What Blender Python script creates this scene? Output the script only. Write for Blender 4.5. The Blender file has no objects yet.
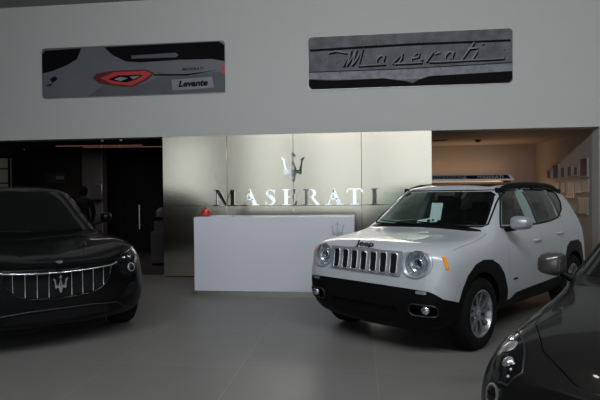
import bpy, bmesh, math, random
from mathutils import Vector, Matrix
from mathutils.bvhtree import BVHTree
random.seed(7)
PI = math.pi
C = bpy.context.scene.collection

# ------------------------------------------------------------------ materials
def newmat(name):
    m = bpy.data.materials.new(name); m.use_nodes = True
    return m, m.node_tree.nodes, m.node_tree.links

def principled(name, col, rough=.5, metal=0., coat=0., coat_rough=.03, spec=.5, noise=.04, nscale=6., bump=0., bscale=80., emit=None, es=0., aniso=0.):
    m, N, L = newmat(name)
    b = N['Principled BSDF']
    b.inputs['Roughness'].default_value = rough
    b.inputs['Metallic'].default_value = metal
    b.inputs['Coat Weight'].default_value = coat
    b.inputs['Coat Roughness'].default_value = coat_rough
    b.inputs['Specular IOR Level'].default_value = spec
    tc = N.new('ShaderNodeTexCoord')
    nz = N.new('ShaderNodeTexNoise'); nz.inputs['Scale'].default_value = nscale; nz.inputs['Detail'].default_value = 3
    L.new(tc.outputs['Object'], nz.inputs['Vector'])
    mx = N.new('ShaderNodeMix'); mx.data_type = 'RGBA'
    mx.inputs['A'].default_value = (*[c*(1-noise) for c in col], 1)
    mx.inputs['B'].default_value = (*[min(1, c*(1+noise)) for c in col], 1)
    L.new(nz.outputs['Fac'], mx.inputs['Factor']); L.new(mx.outputs['Result'], b.inputs['Base Color'])
    if bump:
        n2 = N.new('ShaderNodeTexNoise'); n2.inputs['Scale'].default_value = bscale
        L.new(tc.outputs['Object'], n2.inputs['Vector'])
        bp = N.new('ShaderNodeBump'); bp.inputs['Strength'].default_value = bump; bp.inputs['Distance'].default_value = .01
        L.new(n2.outputs['Fac'], bp.inputs['Height']); L.new(bp.outputs['Normal'], b.inputs['Normal'])
    if emit:
        b.inputs['Emission Color'].default_value = (*emit, 1); b.inputs['Emission Strength'].default_value = es
    return m

def glassmat(name, tint, ior=1.5, refl=1.0, rough=.0):
    m, N, L = newmat(name)
    N.remove(N['Principled BSDF'])
    out = N['Material Output']
    t = N.new('ShaderNodeBsdfTransparent'); t.inputs['Color'].default_value = (*tint, 1)
    g = N.new('ShaderNodeBsdfGlossy'); g.inputs['Roughness'].default_value = rough
    g.inputs['Color'].default_value = (refl, refl, refl, 1)
    f = N.new('ShaderNodeFresnel'); f.inputs['IOR'].default_value = ior
    mx = N.new('ShaderNodeMixShader')
    ge = N.new('ShaderNodeNewGeometry'); inv = N.new('ShaderNodeMath'); inv.operation = 'SUBTRACT'; inv.inputs[0].default_value = 1
    mu = N.new('ShaderNodeMath'); mu.operation = 'MULTIPLY'
    L.new(ge.outputs['Backfacing'], inv.inputs[1]); L.new(inv.outputs[0], mu.inputs[0]); L.new(f.outputs['Fac'], mu.inputs[1])
    L.new(mu.outputs[0], mx.inputs['Fac']); L.new(t.outputs[0], mx.inputs[1]); L.new(g.outputs[0], mx.inputs[2])
    L.new(mx.outputs[0], out.inputs['Surface'])
    return m

def emitmat(name, col, s):
    return principled(name, (.8, .8, .8), .5, emit=col, es=s)

def floormat():
    m, N, L = newmat('floor_tiles')
    b = N['Principled BSDF']
    tc = N.new('ShaderNodeTexCoord'); mp = N.new('ShaderNodeMapping')
    mp.inputs['Location'].default_value = (2.28, .3, 0)
    L.new(tc.outputs['Object'], mp.inputs['Vector'])
    br = N.new('ShaderNodeTexBrick'); br.offset = 0
    br.inputs['Scale'].default_value = 1.0; br.inputs['Brick Width'].default_value = 1.2; br.inputs['Row Height'].default_value = 1.2
    br.inputs['Mortar Size'].default_value = .0035; br.inputs['Mortar Smooth'].default_value = .3
    br.inputs['Color1'].default_value = (.195, .188, .180, 1); br.inputs['Color2'].default_value = (.205, .198, .189, 1)
    br.inputs['Mortar'].default_value = (.29, .28, .265, 1)
    L.new(mp.outputs[0], br.inputs['Vector'])
    nz = N.new('ShaderNodeTexNoise'); nz.inputs['Scale'].default_value = 3; nz.inputs['Detail'].default_value = 6
    L.new(tc.outputs['Object'], nz.inputs['Vector'])
    mx = N.new('ShaderNodeMix'); mx.data_type = 'RGBA'; mx.blend_type = 'MULTIPLY'; mx.inputs['Factor'].default_value = .18
    L.new(br.outputs['Color'], mx.inputs['A']); L.new(nz.outputs['Fac'], mx.inputs['B'])
    L.new(mx.outputs['Result'], b.inputs['Base Color'])
    b.inputs['Roughness'].default_value = .45
    b.inputs['Specular IOR Level'].default_value = .6
    return m

M = dict(
    wall=principled('white_wall_paint', (.60, .61, .59), .75, noise=.015, bump=.03, bscale=150),
    sidewall=principled('side_wall_grey', (.10, .10, .10), .8),
    mirrorgrey=principled('mirror_cap_grey', (.11, .105, .10), .25, .6, coat=.5),
    ceil=principled('ceiling_paint', (.36, .36, .35), .85, noise=.02),
    floor=floormat(),
    warmwall=principled('recess_wall_paint', (.42, .385, .36), .8, noise=.03),
    recessceil=principled('recess_ceiling_paint', (.36, .31, .27), .8, noise=.03),
    steel=principled('satin_champagne_panel', (.76, .69, .575), .2, 1.0, noise=.02, nscale=2, bump=.02, bscale=300),
    mirror=principled('mirror_chrome', (.88, .88, .9), .06, 1.0, noise=.01),
    chrome=principled('chrome', (.74, .75, .78), .2, .85, noise=.01),
    satin=principled('satin_silver', (.46, .48, .53), .36, .55, noise=.02),
    desk=principled('glossy_white_desk', (.65, .67, .74), .3, 0, coat=.3, noise=.01),
    kick=principled('brushed_kick_plate', (.45, .42, .4), .3, 1.0, noise=.05),
    darkroom=principled('dark_room_wall', (.035, .033, .034), .7),
    brown=principled('dark_brown_panel', (.06, .045, .035), .6),
    paleroom=principled('pale_room_wall', (.30, .29, .28), .7),
    black=principled('black_plastic', (.0045, .0045, .005), .5, spec=.12, noise=.1, bump=.1, bscale=300),
    blackgloss=principled('black_gloss', (.008, .008, .009), .12),
    rubber=principled('tyre_rubber', (.006, .006, .006), .8, spec=.2, bump=.15, bscale=60),
    whitepaint=principled('white_car_paint', (.47, .505, .535), .32, 0, coat=.8, noise=.008),
    blackpaint=principled('black_car_paint', (.003, .003, .0035), .4, 0, spec=.05, coat=.34, coat_rough=.02, noise=.05),
    greypaint=principled('grey_car_paint', (.010, .0095, .0090), .4, .1, spec=.15, coat=.42, coat_rough=.03, noise=.04, nscale=400),
    rimgrey=principled('alloy_rim', (.48, .49, .52), .3, .85, noise=.03),
    carglass=glassmat('car_glass', (.86, .925, .90)),
    rearglass=glassmat('privacy_glass', (.50, .53, .51)),
    darkglass=principled('dark_tinted_glass', (.006, .007, .007), .05, coat=0, spec=.4),
    roofglass=principled('dark_roof_glass', (.012, .010, .009), .06),
    lens=glassmat('lamp_lens', (.93, .95, .97)),
    partition=glassmat('partition_glass', (.62, .61, .62), ior=1.25),
    windowglass=glassmat('window_glass', (.95, .97, .96)),
    amber=principled('amber_lens', (.95, .32, .02), .2, coat=.6, emit=(1, .3, .02), es=.0),
    seat=principled('seat_fabric', (.016, .016, .018), .85, bump=.2, bscale=200),
    paper=principled('paper_white', (.75, .80, .86), .8, noise=.02),
    ink=principled('black_ink', (.008, .008, .009), .6, spec=.15),
    red=principled('glossy_red', (.55, .03, .02), .3, coat=.5),
    darkmetal=principled('dark_metal', (.05, .05, .055), .4, .7),
    skin=principled('skin', (.16, .09, .06), .6),
    cloth=principled('dark_clothes', (.008, .008, .010), .9),
    printgrey=principled('print_car_grey', (.15, .155, .175), .5, noise=.25, nscale=.9),
    printdark=principled('print_black', (.005, .0045, .007), .7, spec=.1, noise=.2),
    printmid=principled('print_mid_grey', (.105, .109, .122), .6, noise=.3, nscale=2),
    printlight=principled('print_light_grey', (.26, .265, .28), .5, noise=.35, nscale=3),
    printred=principled('print_red', (.55, .05, .045), .5, noise=.2),
    printdeep=principled('print_dark_red', (.12, .015, .02), .5),
    wetmetal=principled('print_wet_metal', (.115, .115, .13), .6, noise=.75, nscale=5),
    wetlight=principled('print_wet_silver', (.24, .24, .275), .6, noise=.6, nscale=9),
    edge=principled('aluminium_edge', (.6, .6, .6), .35, .8),
    photodark=principled('framed_print_dark', (.06, .05, .045), .5, noise=.5, nscale=7),
    photopale=principled('framed_print_pale', (.62, .55, .42), .55, noise=.12, nscale=7),
    frame=principled('pale_frame', (.36, .35, .34), .4, .3),
    lampglow=emitmat('warm_lamp_glow', (1., .62, .32), .5),
    tubeglow=emitmat('dim_red_tube_glow', (1., .42, .30), .22),
    outside=principled('outside_paving', (.55, .55, .53), .9),
    facade=principled('facade_pillar', (.05, .05, .055), .6),
    plate=principled('plate_grey', (.4, .4, .42), .5),
)

# ------------------------------------------------------------------ helpers
def link(o, parent=None):
    C.objects.link(o)
    if parent is not None: o.parent = parent
    return o
def mesh_obj(name, me, mat, parent=None):
    o = bpy.data.objects.new(name, me)
    if mat is not None:
        me.materials.clear(); me.materials.append(mat)
    return link(o, parent)
def bm_obj(name, bm, mat, parent=None, smooth=None, loc=(0,0,0), rot=(0,0,0)):
    bmesh.ops.recalc_face_normals(bm, faces=bm.faces[:])
    me = bpy.data.meshes.new(name); bm.to_mesh(me); bm.free()
    if smooth is not None:
        me.shade_smooth(); me.set_sharp_from_angle(angle=math.radians(smooth))
    o = mesh_obj(name, me, mat, parent); o.location = loc; o.rotation_euler = rot
    return o
def thing(name, label, cat, loc=(0,0,0), rz=0, group=None):
    o = bpy.data.objects.new(name, None); link(o)
    o.empty_display_size = .1
    o.location = loc; o.rotation_euler = (0,0,rz)
    return tag(o, label, cat, group)
def tag(o, label=None, cat=None, group=None, kind=None):
    if label: o['label'] = label
    if cat: o['category'] = cat
    if group: o['group'] = group
    if kind: o['kind'] = kind
    return o
def box_bm(bm, x0, x1, y0, y1, z0, z1, bev=0):
    b = bmesh.new()
    bmesh.ops.create_cube(b, size=1)
    for v in b.verts:
        v.co = Vector(((x0+x1)/2+v.co.x*(x1-x0), (y0+y1)/2+v.co.y*(y1-y0), (z0+z1)/2+v.co.z*(z1-z0)))
    if bev: bmesh.ops.bevel(b, geom=b.edges[:], offset=bev, segments=2, affect='EDGES', profile=.5)
    me = bpy.data.meshes.new('t'); b.to_mesh(me); b.free(); bm.from_mesh(me); bpy.data.meshes.remove(me)
    return bm
def box(name, x0, x1, y0, y1, z0, z1, mat, parent=None, bev=0):
    return bm_obj(name, box_bm(bmesh.new(), x0, x1, y0, y1, z0, z1, bev), mat, parent, 20 if bev else None)
def structure(name, x0, x1, y0, y1, z0, z1, mat, label=None):
    return tag(box(name, x0, x1, y0, y1, z0, z1, mat), label, kind='structure')
def prism_bm(bm, poly, axis, a, b):
    """closed prism: polygon in the other two axes (x,z)/(x,y)/(y,z), from a to b along axis"""
    def P(u, v, w):
        return (w, u, v) if axis == 'x' else ((u, w, v) if axis == 'y' else (u, v, w))
    A = [bm.verts.new(P(u, v, a)) for u, v in poly]; B = [bm.verts.new(P(u, v, b)) for u, v in poly]
    n = len(poly)
    bm.faces.new(A); bm.faces.new(B[::-1])
    for i in range(n): bm.faces.new((A[i], B[i], B[(i+1)%n], A[(i+1)%n]))
    return bm
def prism(name, polys, axis, a, b, mat, parent=None):
    bm = bmesh.new()
    for p in polys: prism_bm(bm, p, axis, a, b)
    return bm_obj(name, bm, mat, parent)
def lathe_bm(bm, prof, n=40, axis='y', closed=False):
    """prof: (radius, along)"""
    rows = []
    for r, t in prof:
        row = []
        for k in range(n):
            a = 2*PI*k/n; c, s = math.cos(a)*r, math.sin(a)*r
            co = (c, t, s) if axis == 'y' else ((t, c, s) if axis == 'x' else (c, s, t))
            row.append(bm.verts.new(co))
        rows.append(row)
    m = len(rows)
    for i in range(m if closed else m-1):
        A, B = rows[i], rows[(i+1)%m]
        for k in range(n): bm.faces.new((A[k], A[(k+1)%n], B[(k+1)%n], B[k]))
    if not closed:
        bm.faces.new(rows[0]); bm.faces.new(rows[-1][::-1])
    return bm
def lathe(name, prof, mat, parent=None, axis='z', n=40, loc=(0,0,0), rot=(0,0,0), closed=False, smooth=35):
    return bm_obj(name, lathe_bm(bmesh.new(), prof, n, axis, closed), mat, parent, smooth, loc, rot)
def tube_bm(bm, pts, r, n=8, closed=False, radii=None):
    pts = [Vector(p) for p in pts]; m = len(pts); rows = []
    up = None
    for i, p in enumerate(pts):
        if closed: t = pts[(i+1)%m]-pts[i-1]
        else: t = pts[min(i+1, m-1)]-pts[max(i-1, 0)]
        if t.length < 1e-9: t = Vector((0,0,1))
        t.normalize()
        if up is None: up = t.orthogonal().normalized()
        else:
            up = up - t*up.dot(t)
            up = up.normalized() if up.length > 1e-6 else t.orthogonal().normalized()
        w = t.cross(up); rr = radii[i] if radii else r
        rows.append([bm.verts.new(p+(up*math.cos(2*PI*k/n)+w*math.sin(2*PI*k/n))*rr) for k in range(n)])
    for i in range(m if closed else m-1):
        A, B = rows[i], rows[(i+1)%m]
        for k in range(n): bm.faces.new((A[k], A[(k+1)%n], B[(k+1)%n], B[k]))
    if not closed: bm.faces.new(rows[0][::-1]); bm.faces.new(rows[-1])
    return bm
def tube(name, pts, r, mat, parent=None, n=8, closed=False, radii=None):
    return bm_obj(name, tube_bm(bmesh.new(), pts, r, n, closed, radii), mat, parent, 60)
def ellipsoid(name, c, s, mat, parent=None, rot=(0,0,0), u=24, v=16):
    bm = bmesh.new(); bmesh.ops.create_uvsphere(bm, u_segments=u, v_segments=v, radius=1)
    for w in bm.verts: w.co = Vector((w.co.x*s[0], w.co.y*s[1], w.co.z*s[2]))
    return bm_obj(name, bm, mat, parent, 80, c, rot)
def text(name, s, size, mat, parent, loc, rot, ext=.003, shear=0, bold=0., align='CENTER', sx=1.):
    cu = bpy.data.curves.new('t', 'FONT'); cu.body = s; cu.size = size; cu.extrude = ext; cu.shear = shear
    cu.offset = bold; cu.align_x = align; cu.align_y = 'CENTER'; cu.resolution_u = 3
    t = bpy.data.objects.new('t', cu); C.objects.link(t)
    bpy.context.view_layer.update()
    me = bpy.data.meshes.new_from_object(t.evaluated_get(bpy.context.evaluated_depsgraph_get()))
    bpy.data.objects.remove(t)
    for v in me.vertices: v.co.x *= sx
    o = mesh_obj(name, me, mat, parent); o.location = loc; o.rotation_euler = rot
    return o
def evaluated(o):
    bpy.context.view_layer.update()
    return bpy.data.meshes.new_from_object(o.evaluated_get(bpy.context.evaluated_depsgraph_get()))
def subsurf_mesh(me, lv):
    o = bpy.data.objects.new('t', me); C.objects.link(o)
    m = o.modifiers.new('s', 'SUBSURF'); m.levels = lv
    r = evaluated(o); bpy.data.objects.remove(o); return r
def _volume(me):
    bm = bmesh.new(); bm.from_mesh(me); v = bm.calc_volume(); k = sum(1 for e in bm.edges if not e.is_manifold); bm.free(); return v, k
def boolean(me, cutter_bm, op='DIFFERENCE'):
    """exact boolean with a check on the volumes; nudges the cutter and retries when the result is broken"""
    bmesh.ops.recalc_face_normals(cutter_bm, faces=cutter_bm.faces[:])
    cm = bpy.data.meshes.new('c'); cutter_bm.to_mesh(cm); cutter_bm.free()
    a = bpy.data.objects.new('a', me); b = bpy.data.objects.new('b', cm)
    C.objects.link(a); C.objects.link(b)
    m = a.modifiers.new('b', 'BOOLEAN'); m.object = b; m.solver = 'EXACT'
    v0, n0_ = _volume(me); best = None
    for k in range(14):
        m.solver = 'EXACT' if k % 2 == 0 else 'FAST'
        b.location = (0, 0, 0) if k < 2 else tuple(random.uniform(-1, 1)*.0006*(1+k*.5) for _ in range(3))
        m.operation = 'DIFFERENCE'; d = evaluated(a); m.operation = 'INTERSECT'; i = evaluated(a)
        (vd, nd), (vi, ni) = _volume(d), _volume(i)
        err = abs(vd+vi-v0)+.0002*(nd+ni)
        if best is None or err < best[0]: best = (err, d if op == 'DIFFERENCE' else i)
        if err < .0002+.0004*n0_: break
    if best[0] > .004*max(v0, .1): print('BOOL', round(best[0], 4), 'of', round(v0, 3))
    bpy.data.objects.remove(a); bpy.data.objects.remove(b)
    return best[1]
def cutprism(poly, axis, a, b):
    return prism_bm(bmesh.new(), poly, axis, a, b)
def body_part(name, me, mat, parent, ang=32):
    me.shade_smooth(); me.set_sharp_from_angle(angle=math.radians(ang))
    return mesh_obj(name, me, mat, parent)

# section loft for the bodies: every ring is 9 half points (x,y,z), first and last on the centre line
def ring(x, yz):
    out = []
    for y, z in yz:
        out.append(((x(y, z) if callable(x) else x), y, z))
    return out
def loft_mesh(rings, lv=3):
    bm = bmesh.new(); rows = []
    for R in rings:
        n = len(R); row = [bm.verts.new(p) for p in R]
        for p in R[n-2:0:-1]: row.append(bm.verts.new((p[0], -p[1], p[2])))
        rows.append(row)
    n = len(rings[0]); m = 2*(n-1)
    for i in range(len(rows)-1):
        for k in range(m): bm.faces.new((rows[i][k], rows[i][(k+1)%m], rows[i+1][(k+1)%m], rows[i+1][k]))
    for row in (rows[0], rows[-1]):
        L_ = [row[(m-k)%m] for k in range(n)]; R_ = row[:n]
        for k in range(n-1):
            f = [R_[k], R_[k+1], L_[k+1], L_[k]]
            u = []
            for v in f:
                if v not in u: u.append(v)
            bm.faces.new(u)
    bmesh.ops.recalc_face_normals(bm, faces=bm.faces[:])
    me = bpy.data.meshes.new('loft'); bm.to_mesh(me); bm.free()
    return subsurf_mesh(me, lv) if lv else me
def bvh_of(me):
    bm = bmesh.new(); bm.from_mesh(me); t = BVHTree.FromBMesh(bm); bm.free(); return t

AX = {'x': 0, 'y': 1, 'z': 2}
def cast(bvh, axis, sgn, u, v):
    """hit the body coming from outside (sgn=+1 from the positive end) at the two other coordinates"""
    k = AX[axis]; d = [0, 0, 0]; d[k] = -sgn; j = [i for i in range(3) if i != k]
    u0, v0 = u, v
    for t in range(16):
        o = [0, 0, 0]; o[k] = sgn*8.; o[j[0]] = u; o[j[1]] = v
        h = bvh.ray_cast(Vector(o), Vector(d))
        if h[0] is not None: break
        # the outline just misses the body: step inwards
        if axis == 'x': u *= .985; v -= .003
        elif axis == 'y': v -= .006
        else: v *= .985
    if h[0] is None:
        q = [0, 0, 0]; q[k] = sgn*.5; q[j[0]] = u0; q[j[1]] = v0
        h = bvh.find_nearest(Vector(q))
    n = h[1]
    if n[k]*sgn < 0: n = -n
    return h[0], n
def patch(name, poly, axis, sgn, bvh, off, thick, mat, parent, res=.03, smooth=30):
    """panel that follows the body surface inside an outline, with real thickness"""
    bm = bmesh.new()
    vs = [bm.verts.new((u, v, 0)) for u, v in poly]; bm.faces.new(vs)
    us = [p[0] for p in poly]; ws = [p[1] for p in poly]
    for lo, hi, nrm in ((min(us), max(us), (1,0,0)), (min(ws), max(ws), (0,1,0))):
        k = max(2, int((hi-lo)/res))
        for i in range(1, k):
            c = lo+(hi-lo)*i/k
            bmesh.ops.bisect_plane(bm, geom=bm.verts[:]+bm.edges[:]+bm.faces[:], plane_co=Vector(nrm)*c, plane_no=nrm)
    hits = {}
    bm.verts.index_update()
    for v in bm.verts: hits[v.index] = cast(bvh, axis, sgn, v.co.x, v.co.y)
    nb = bmesh.new(); F = {}; B = {}
    for v in bm.verts:
        h, n = hits[v.index]
        F[v.index] = nb.verts.new(h+n*off); B[v.index] = nb.verts.new(h+n*(off-thick))
    for f in bm.faces:
        nb.faces.new([F[v.index] for v in f.verts]); nb.faces.new([B[v.index] for v in f.verts][::-1])
    for e in bm.edges:
        if len(e.link_faces) == 1:
            a, b = e.verts
            nb.faces.new((F[a.index], F[b.index], B[b.index], B[a.index]))
    bm.free()
    return bm_obj(name, nb, mat, parent, smooth)
def line_on(name, pts, axis, sgn, bvh, off, r, mat, parent, step=.04, closed=False, n=6):
    out = []
    P = pts+[pts[0]] if closed else pts
    for a, b in zip(P[:-1], P[1:]):
        k = max(1, int(math.hypot(b[0]-a[0], b[1]-a[1])/step))
        for i in range(k):
            u = a[0]+(b[0]-a[0])*i/k; v = a[1]+(b[1]-a[1])*i/k
            h, nn = cast(bvh, axis, sgn, u, v); out.append(h+nn*off)
    if not closed:
        h, nn = cast(bvh, axis, sgn, *P[-1]); out.append(h+nn*off)
    return tube(name, out, r, mat, parent, n, closed)
def mir(poly): return [(-a, b) for a, b in poly]
def circ(cx, cy, r, n=24, ry=None): return [(cx+r*math.cos(2*PI*i/n), cy+(ry or r)*math.sin(2*PI*i/n)) for i in range(n)]
def rrect(x0, x1, y0, y1, r, n=4):
    out = []
    for cx, cy, a0 in ((x1-r, y1-r, 0), (x0+r, y1-r, PI/2), (x0+r, y0+r, PI), (x1-r, y0+r, 3*PI/2)):
        for i in range(n+1):
            a = a0+PI/2*i/n; out.append((cx+r*math.cos(a), cy+r*math.sin(a)))
    return out

# ------------------------------------------------------------------ trident emblem
def trident_polys(s, cx=0., cz=0.):
    R = [[(205,40),(240,108),(213,92),(197,92),(170,108)], [(199,88),(211,88),(211,152),(199,152)],
         [(197,150),(208,150),(198,192),(190,243),(166,243)], [(213,150),(202,150),(212,192),(220,243),(244,243)],
         [(105,243),(305,243),(305,262),(105,262)], [(112,266),(298,266),(300,280),(110,280)],
         [(116,278),(134,278),(130,296),(120,296)], [(276,278),(294,278),(290,296),(280,296)],
         [(172,283),(238,283),(234,300),(228,322),(182,322),(176,300)], [(178,330),(232,330),(232,342),(178,342)], [(184,345),(226,345),(226,366),(184,366)]]
    side = [(332,98),(278,136),(296,134),(286,185),(272,243),(297,243),(306,188),(314,132),(326,140)]
    R += [side, [(410-x, y) for x, y in side]]
    return [[(cx+(x-205)*s/326, cz-(y-203)*s/326) for x, y in p] for p in R]

# ================================================================== SETTING
D, ZH, ZC, XR, YR = 9.396, 2.645, 5.23, 4.07, 12.65
structure('floor', -10.5, 9, -6.3, 13.6, -.2, 0, M['floor'], 'grey tiled showroom floor')
structure('ceiling', -10.5, 9, -6.3, D+.3, ZC, ZC+.2, M['ceil'], 'grey ceiling above the upper wall')
structure('wall_back', -10.5, 9, D, D+.3, ZH, ZC, M['wall'], 'white upper wall carrying the two prints')
structure('wall_left', -10.7, -10.5, -6.3, 13.8, -.2, ZC+.2, M['sidewall'], 'left side wall of showroom')
structure('wall_right', 9, 9.2, -6.3, D+.3, -.2, ZC+.2, M['wall'], 'right side wall of showroom')
structure('wall_lower_right', XR, 9, D+.005, D+.3, 0, ZH, M['wall'], 'grey lower wall beside the recess')
structure('wall_recess_right', XR, XR+.2, D+.3, YR+.2, 0, ZH+.2, M['warmwall'], 'side wall of recess with framed prints')
structure('wall_recess_back', -3.6, XR, YR, YR+.2, 0, ZH+.2, M['warmwall'], 'beige back wall of recess')
structure('ceiling_recess', -3.6, XR+.2, D+.3, YR+.2, ZH+.005, ZH+.2, M['recessceil'], 'low ceiling of recess')
# front glazing behind the camera
structure('wall_front_left', -10.5, -9.85, -6.3, -6, .12, 4.6, M['facade'])
structure('wall_front_sill', -10.5, 9, -6.3, -6, 0, .12, M['facade'])
structure('wall_front_top', -10.5, 9, -6.3, -6, 4.6, ZC, M['facade'])
for i, (a, b) in enumerate(((-7.35, -5.6), (-3.35, -2.5), (.38, .88), (3.6, 3.7), (6.3, 6.4))):  # wide pillars, unseen, added to put dark reflections in the wall letters
    structure('trim_%d' % (i+7), a, b, -6.3, -6, .12, 4.6, M['facade'])
for i, (a, b) in enumerate(((-9.85, -7.35), (-5.6, -3.35), (-2.5, .38), (.88, 3.6), (3.7, 6.3), (6.4, 9))):
    w = tag(box('window_%d' % (i+1), a, b, -6.16, -6.14, .12, 4.6, M['windowglass']), kind='structure')
    bmf = bmesh.new()
    box_bm(bmf, (a+b)/2-.03, (a+b)/2+.03, -6.2, -6.1, .12, 4.6); box_bm(bmf, a, b, -6.2, -6.1, 2.6, 2.66)
    bm_obj('window_frame', bmf, M['facade'], w)
structure('ground_outside', -40, 40, -46, -6.3, -.4, -.2, M['outside'])

# champagne panel wall
pw = thing('panel_wall', 'champagne satin metal panel wall behind the white desk', 'wall cladding', (-1.235, D-.04, 0))
X0 = [-3.70, -2.462, -1.224, .014, 1.252]
for i in range(4):
    for z0, z1 in ((.02, 1.328), (1.334, ZH-.005)):
        box('panel', X0[i]+.003+1.235, X0[i+1]-.003+1.235, -.012, .012, z0, z1, M['steel'], pw, .002)
box('backing_board', X0[0]+.004+1.235, X0[4]-.004+1.235, .013, .33, 0, ZH-.006, M['darkmetal'], pw)

# mirror letters
def letter_polys(ch):
    s = .055
    def rect(a, b, c, d): return [(a, c), (b, c), (b, d), (a, d)]
    if ch == 'I':
        return [rect(.14, .36, s, 1-s), rect(0, .5, 0, s), rect(0, .5, 1-s, 1)], .5
    if ch == 'T':
        return [rect(.36, .56, s, 1-s), rect(.2, .72, 0, s), rect(.0, .92, 1-s, 1),
                [(.0, 1), (.0, .76), (.05, .76), (.12, .95)], [(.92, 1), (.92, .76), (.87, .76), (.80, .95)]], .92
    if ch == 'E':
        return [rect(.12, .33, s, 1-s), rect(0, .8, 0, s), rect(0, .76, 1-s, 1), rect(.33, .60, .48, .54),
                [(.86, .28), (.80, .28), (.70, s), (.80, 0), (.83, 0)], [(.76, 1), (.76, .74), (.71, .74), (.64, .95)],
                [(.58, .38), (.63, .38), (.63, .64), (.58, .64)]], .86
    if ch == 'M':
        return [rect(.17, .23, s, .95), rect(0, .42, 0, s), rect(0, .30, 1-s, 1), [(.12, 1), (.36, 1), (.80, .16), (.70, 0)],
                [(.70, 0), (.76, .14), (1.12, 1), (1.06, 1)], rect(1.05, 1.27, s, .97), rect(.90, 1.42, 0, s), rect(1.08, 1.36, 1-s, 1)], 1.42
    if ch == 'A':
        return [[(.16, 0+s), (.22, 0+s), (.54, .90), (.50, 1)], [(.46, 1.02), (.56, 1.02), (.96, s), (.72, s), (.44, .80)],
                rect(.0, .36, 0, s), rect(.62, 1.08, 0, s), rect(.30, .72, .34, .40)], 1.08
    if ch == 'R':
        bowl = []
        for i in range(13):
            a = -PI/2+PI*i/12; bowl.append((.48+.32*math.cos(a), .74+.26*math.sin(a)))
        inner = []
        for i in range(13):
            a = PI/2-PI*i/12; inner.append((.46+.15*math.cos(a), .74+.20*math.sin(a)))
        out = [rect(.12, .32, s, 1-s), rect(0, .44, 0, s), rect(0, .36, 1-s, 1)]
        for i in range(12):
            out.append([bowl[i], bowl[i+1], inner[12-i-1], inner[12-i]])
        out += [rect(.3, .49, .48, .54), rect(.3, .49, .94, 1), [(.44, .50), (.64, .50), (.98, s), (1.04, 0), (.82, 0)]]
        return out, 1.0
    if ch == 'S':
        cl = [(.60, .80), (.50, .93), (.34, .97), (.18, .90), (.13, .76), (.22, .62), (.38, .52), (.53, .40), (.58, .25), (.50, .10), (.34, .03), (.16, .08), (.05, .22)]
        wd = [.02, .03, .04, .07, .09, .11, .125, .11, .09, .07, .04, .03, .02]
        L_, R_ = [], []
        for i, (x, y) in enumerate(cl):
            a = cl[max(i-1, 0)]; b = cl[min(i+1, 12)]; dx, dy = b[0]-a[0], b[1]-a[1]; l = math.hypot(dx, dy)
            nx, ny = -dy/l, dx/l; L_.append((x+nx*wd[i], y+ny*wd[i])); R_.append((x-nx*wd[i], y-ny*wd[i]))
        out = [[L_[i], L_[i+1], R_[i+1], R_[i]] for i in range(12)]
        out += [rect(.02, .06, 0, .30), rect(.59, .63, .70, 1)]
        return out, .66
word = [('M', -2.72, -2.275), ('A', -2.19, -1.855), ('S', -1.745, -1.555), ('E', -1.425, -1.155), ('R', -1.045, -.745), ('A', -.64, -.315), ('T', -.255, .03), ('I', .155, .325)]
lab = {0: 'mirror letter M, first of the wall lettering, above the red jar', 1: 'first mirror letter A, between the M and the S on the panel wall',
       2: 'mirror letter S on the panel wall, curved', 3: 'mirror letter E on the panel wall under the trident',
       4: 'mirror letter R with round bowl on the panel wall', 5: 'second mirror letter A, between the R and the T on the panel wall',
       6: 'mirror letter T on the panel wall', 7: 'mirror letter I, last of the wall lettering, beside the white car roof'}
for i, (ch, xa, xb) in enumerate(word):
    ps, w = letter_polys(ch)
    k = (xb-xa)/w
    ps = [[(x*k-(xb-xa)/2, z*.292) for x, z in p] for p in ps]
    o = prism('wall_letter', ps, 'y', -.014, .014, M['mirror'])
    o.location = ((xa+xb)/2, D-.068, 1.337)
    tag(o, lab[i], 'letter', 'mirror letters on the panel wall')
o = prism('trident_emblem', trident_polys(.55), 'y', -.014, .014, M['mirror']); o.location = (-1.222, D-.068, 2.045)
tag(o, 'large mirror trident emblem on the panel wall above the letters', 'emblem')

# reception desk
rd = thing('reception_desk', 'long glossy white reception desk in front of the panel wall', 'desk', (-1.3, 7.59, 0))
box('front_panel', -1.225, 1.20, 0, .05, .085, 1.20, M['desk'], rd, .004)
box('end_panel', -1.225, -1.165, .052, .62, .085, 1.17, M['desk'], rd, .004)
box('end_panel', 1.14, 1.20, .052, .62, .085, 1.17, M['desk'], rd, .004)
box('counter_top', -1.225, 1.20, .052, .64, 1.172, 1.205, M['desk'], rd, .004)
box('kick_plate', -1.19, 1.17, .03, .6, 0, .084, M['kick'], rd)
prism('trident_mark', trident_polys(.26, .955, 1.0), 'y', -.006, 0, M['satin'], rd)
o = thing('red_jar', 'small round red jar with knob lid on the desk', 'jar', (-2.415, 7.86, 1.206))
lathe('bowl', [(.045, 0), (.075, .01), (.082, .05), (.072, .09), (.05, .10)], M['red'], o)
lid = lathe('lid', [(.052, .101), (.05, .11), (.02, .12)], M['red'], o); lathe('knob', [(.012, .12), (.022, .128), (.02, .14), (.008, .146)], M['red'], lid)
o = tag(box('brochure', -.15, .15, -.1, .1, 0, .012, M['paper']), 'flat white brochure on the desk beside the red jar', 'brochure'); o.location = (-2.14, 7.86, 1.206); o.rotation_euler.z = .1
o = tag(box('open_leaflet', -.13, .13, -.09, .09, 0, .006, M['paper']), 'thin white leaflet on the desk, right of the brochure', 'leaflet'); o.location = (-1.80, 7.88, 1.206); o.rotation_euler.z = -.15

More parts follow.
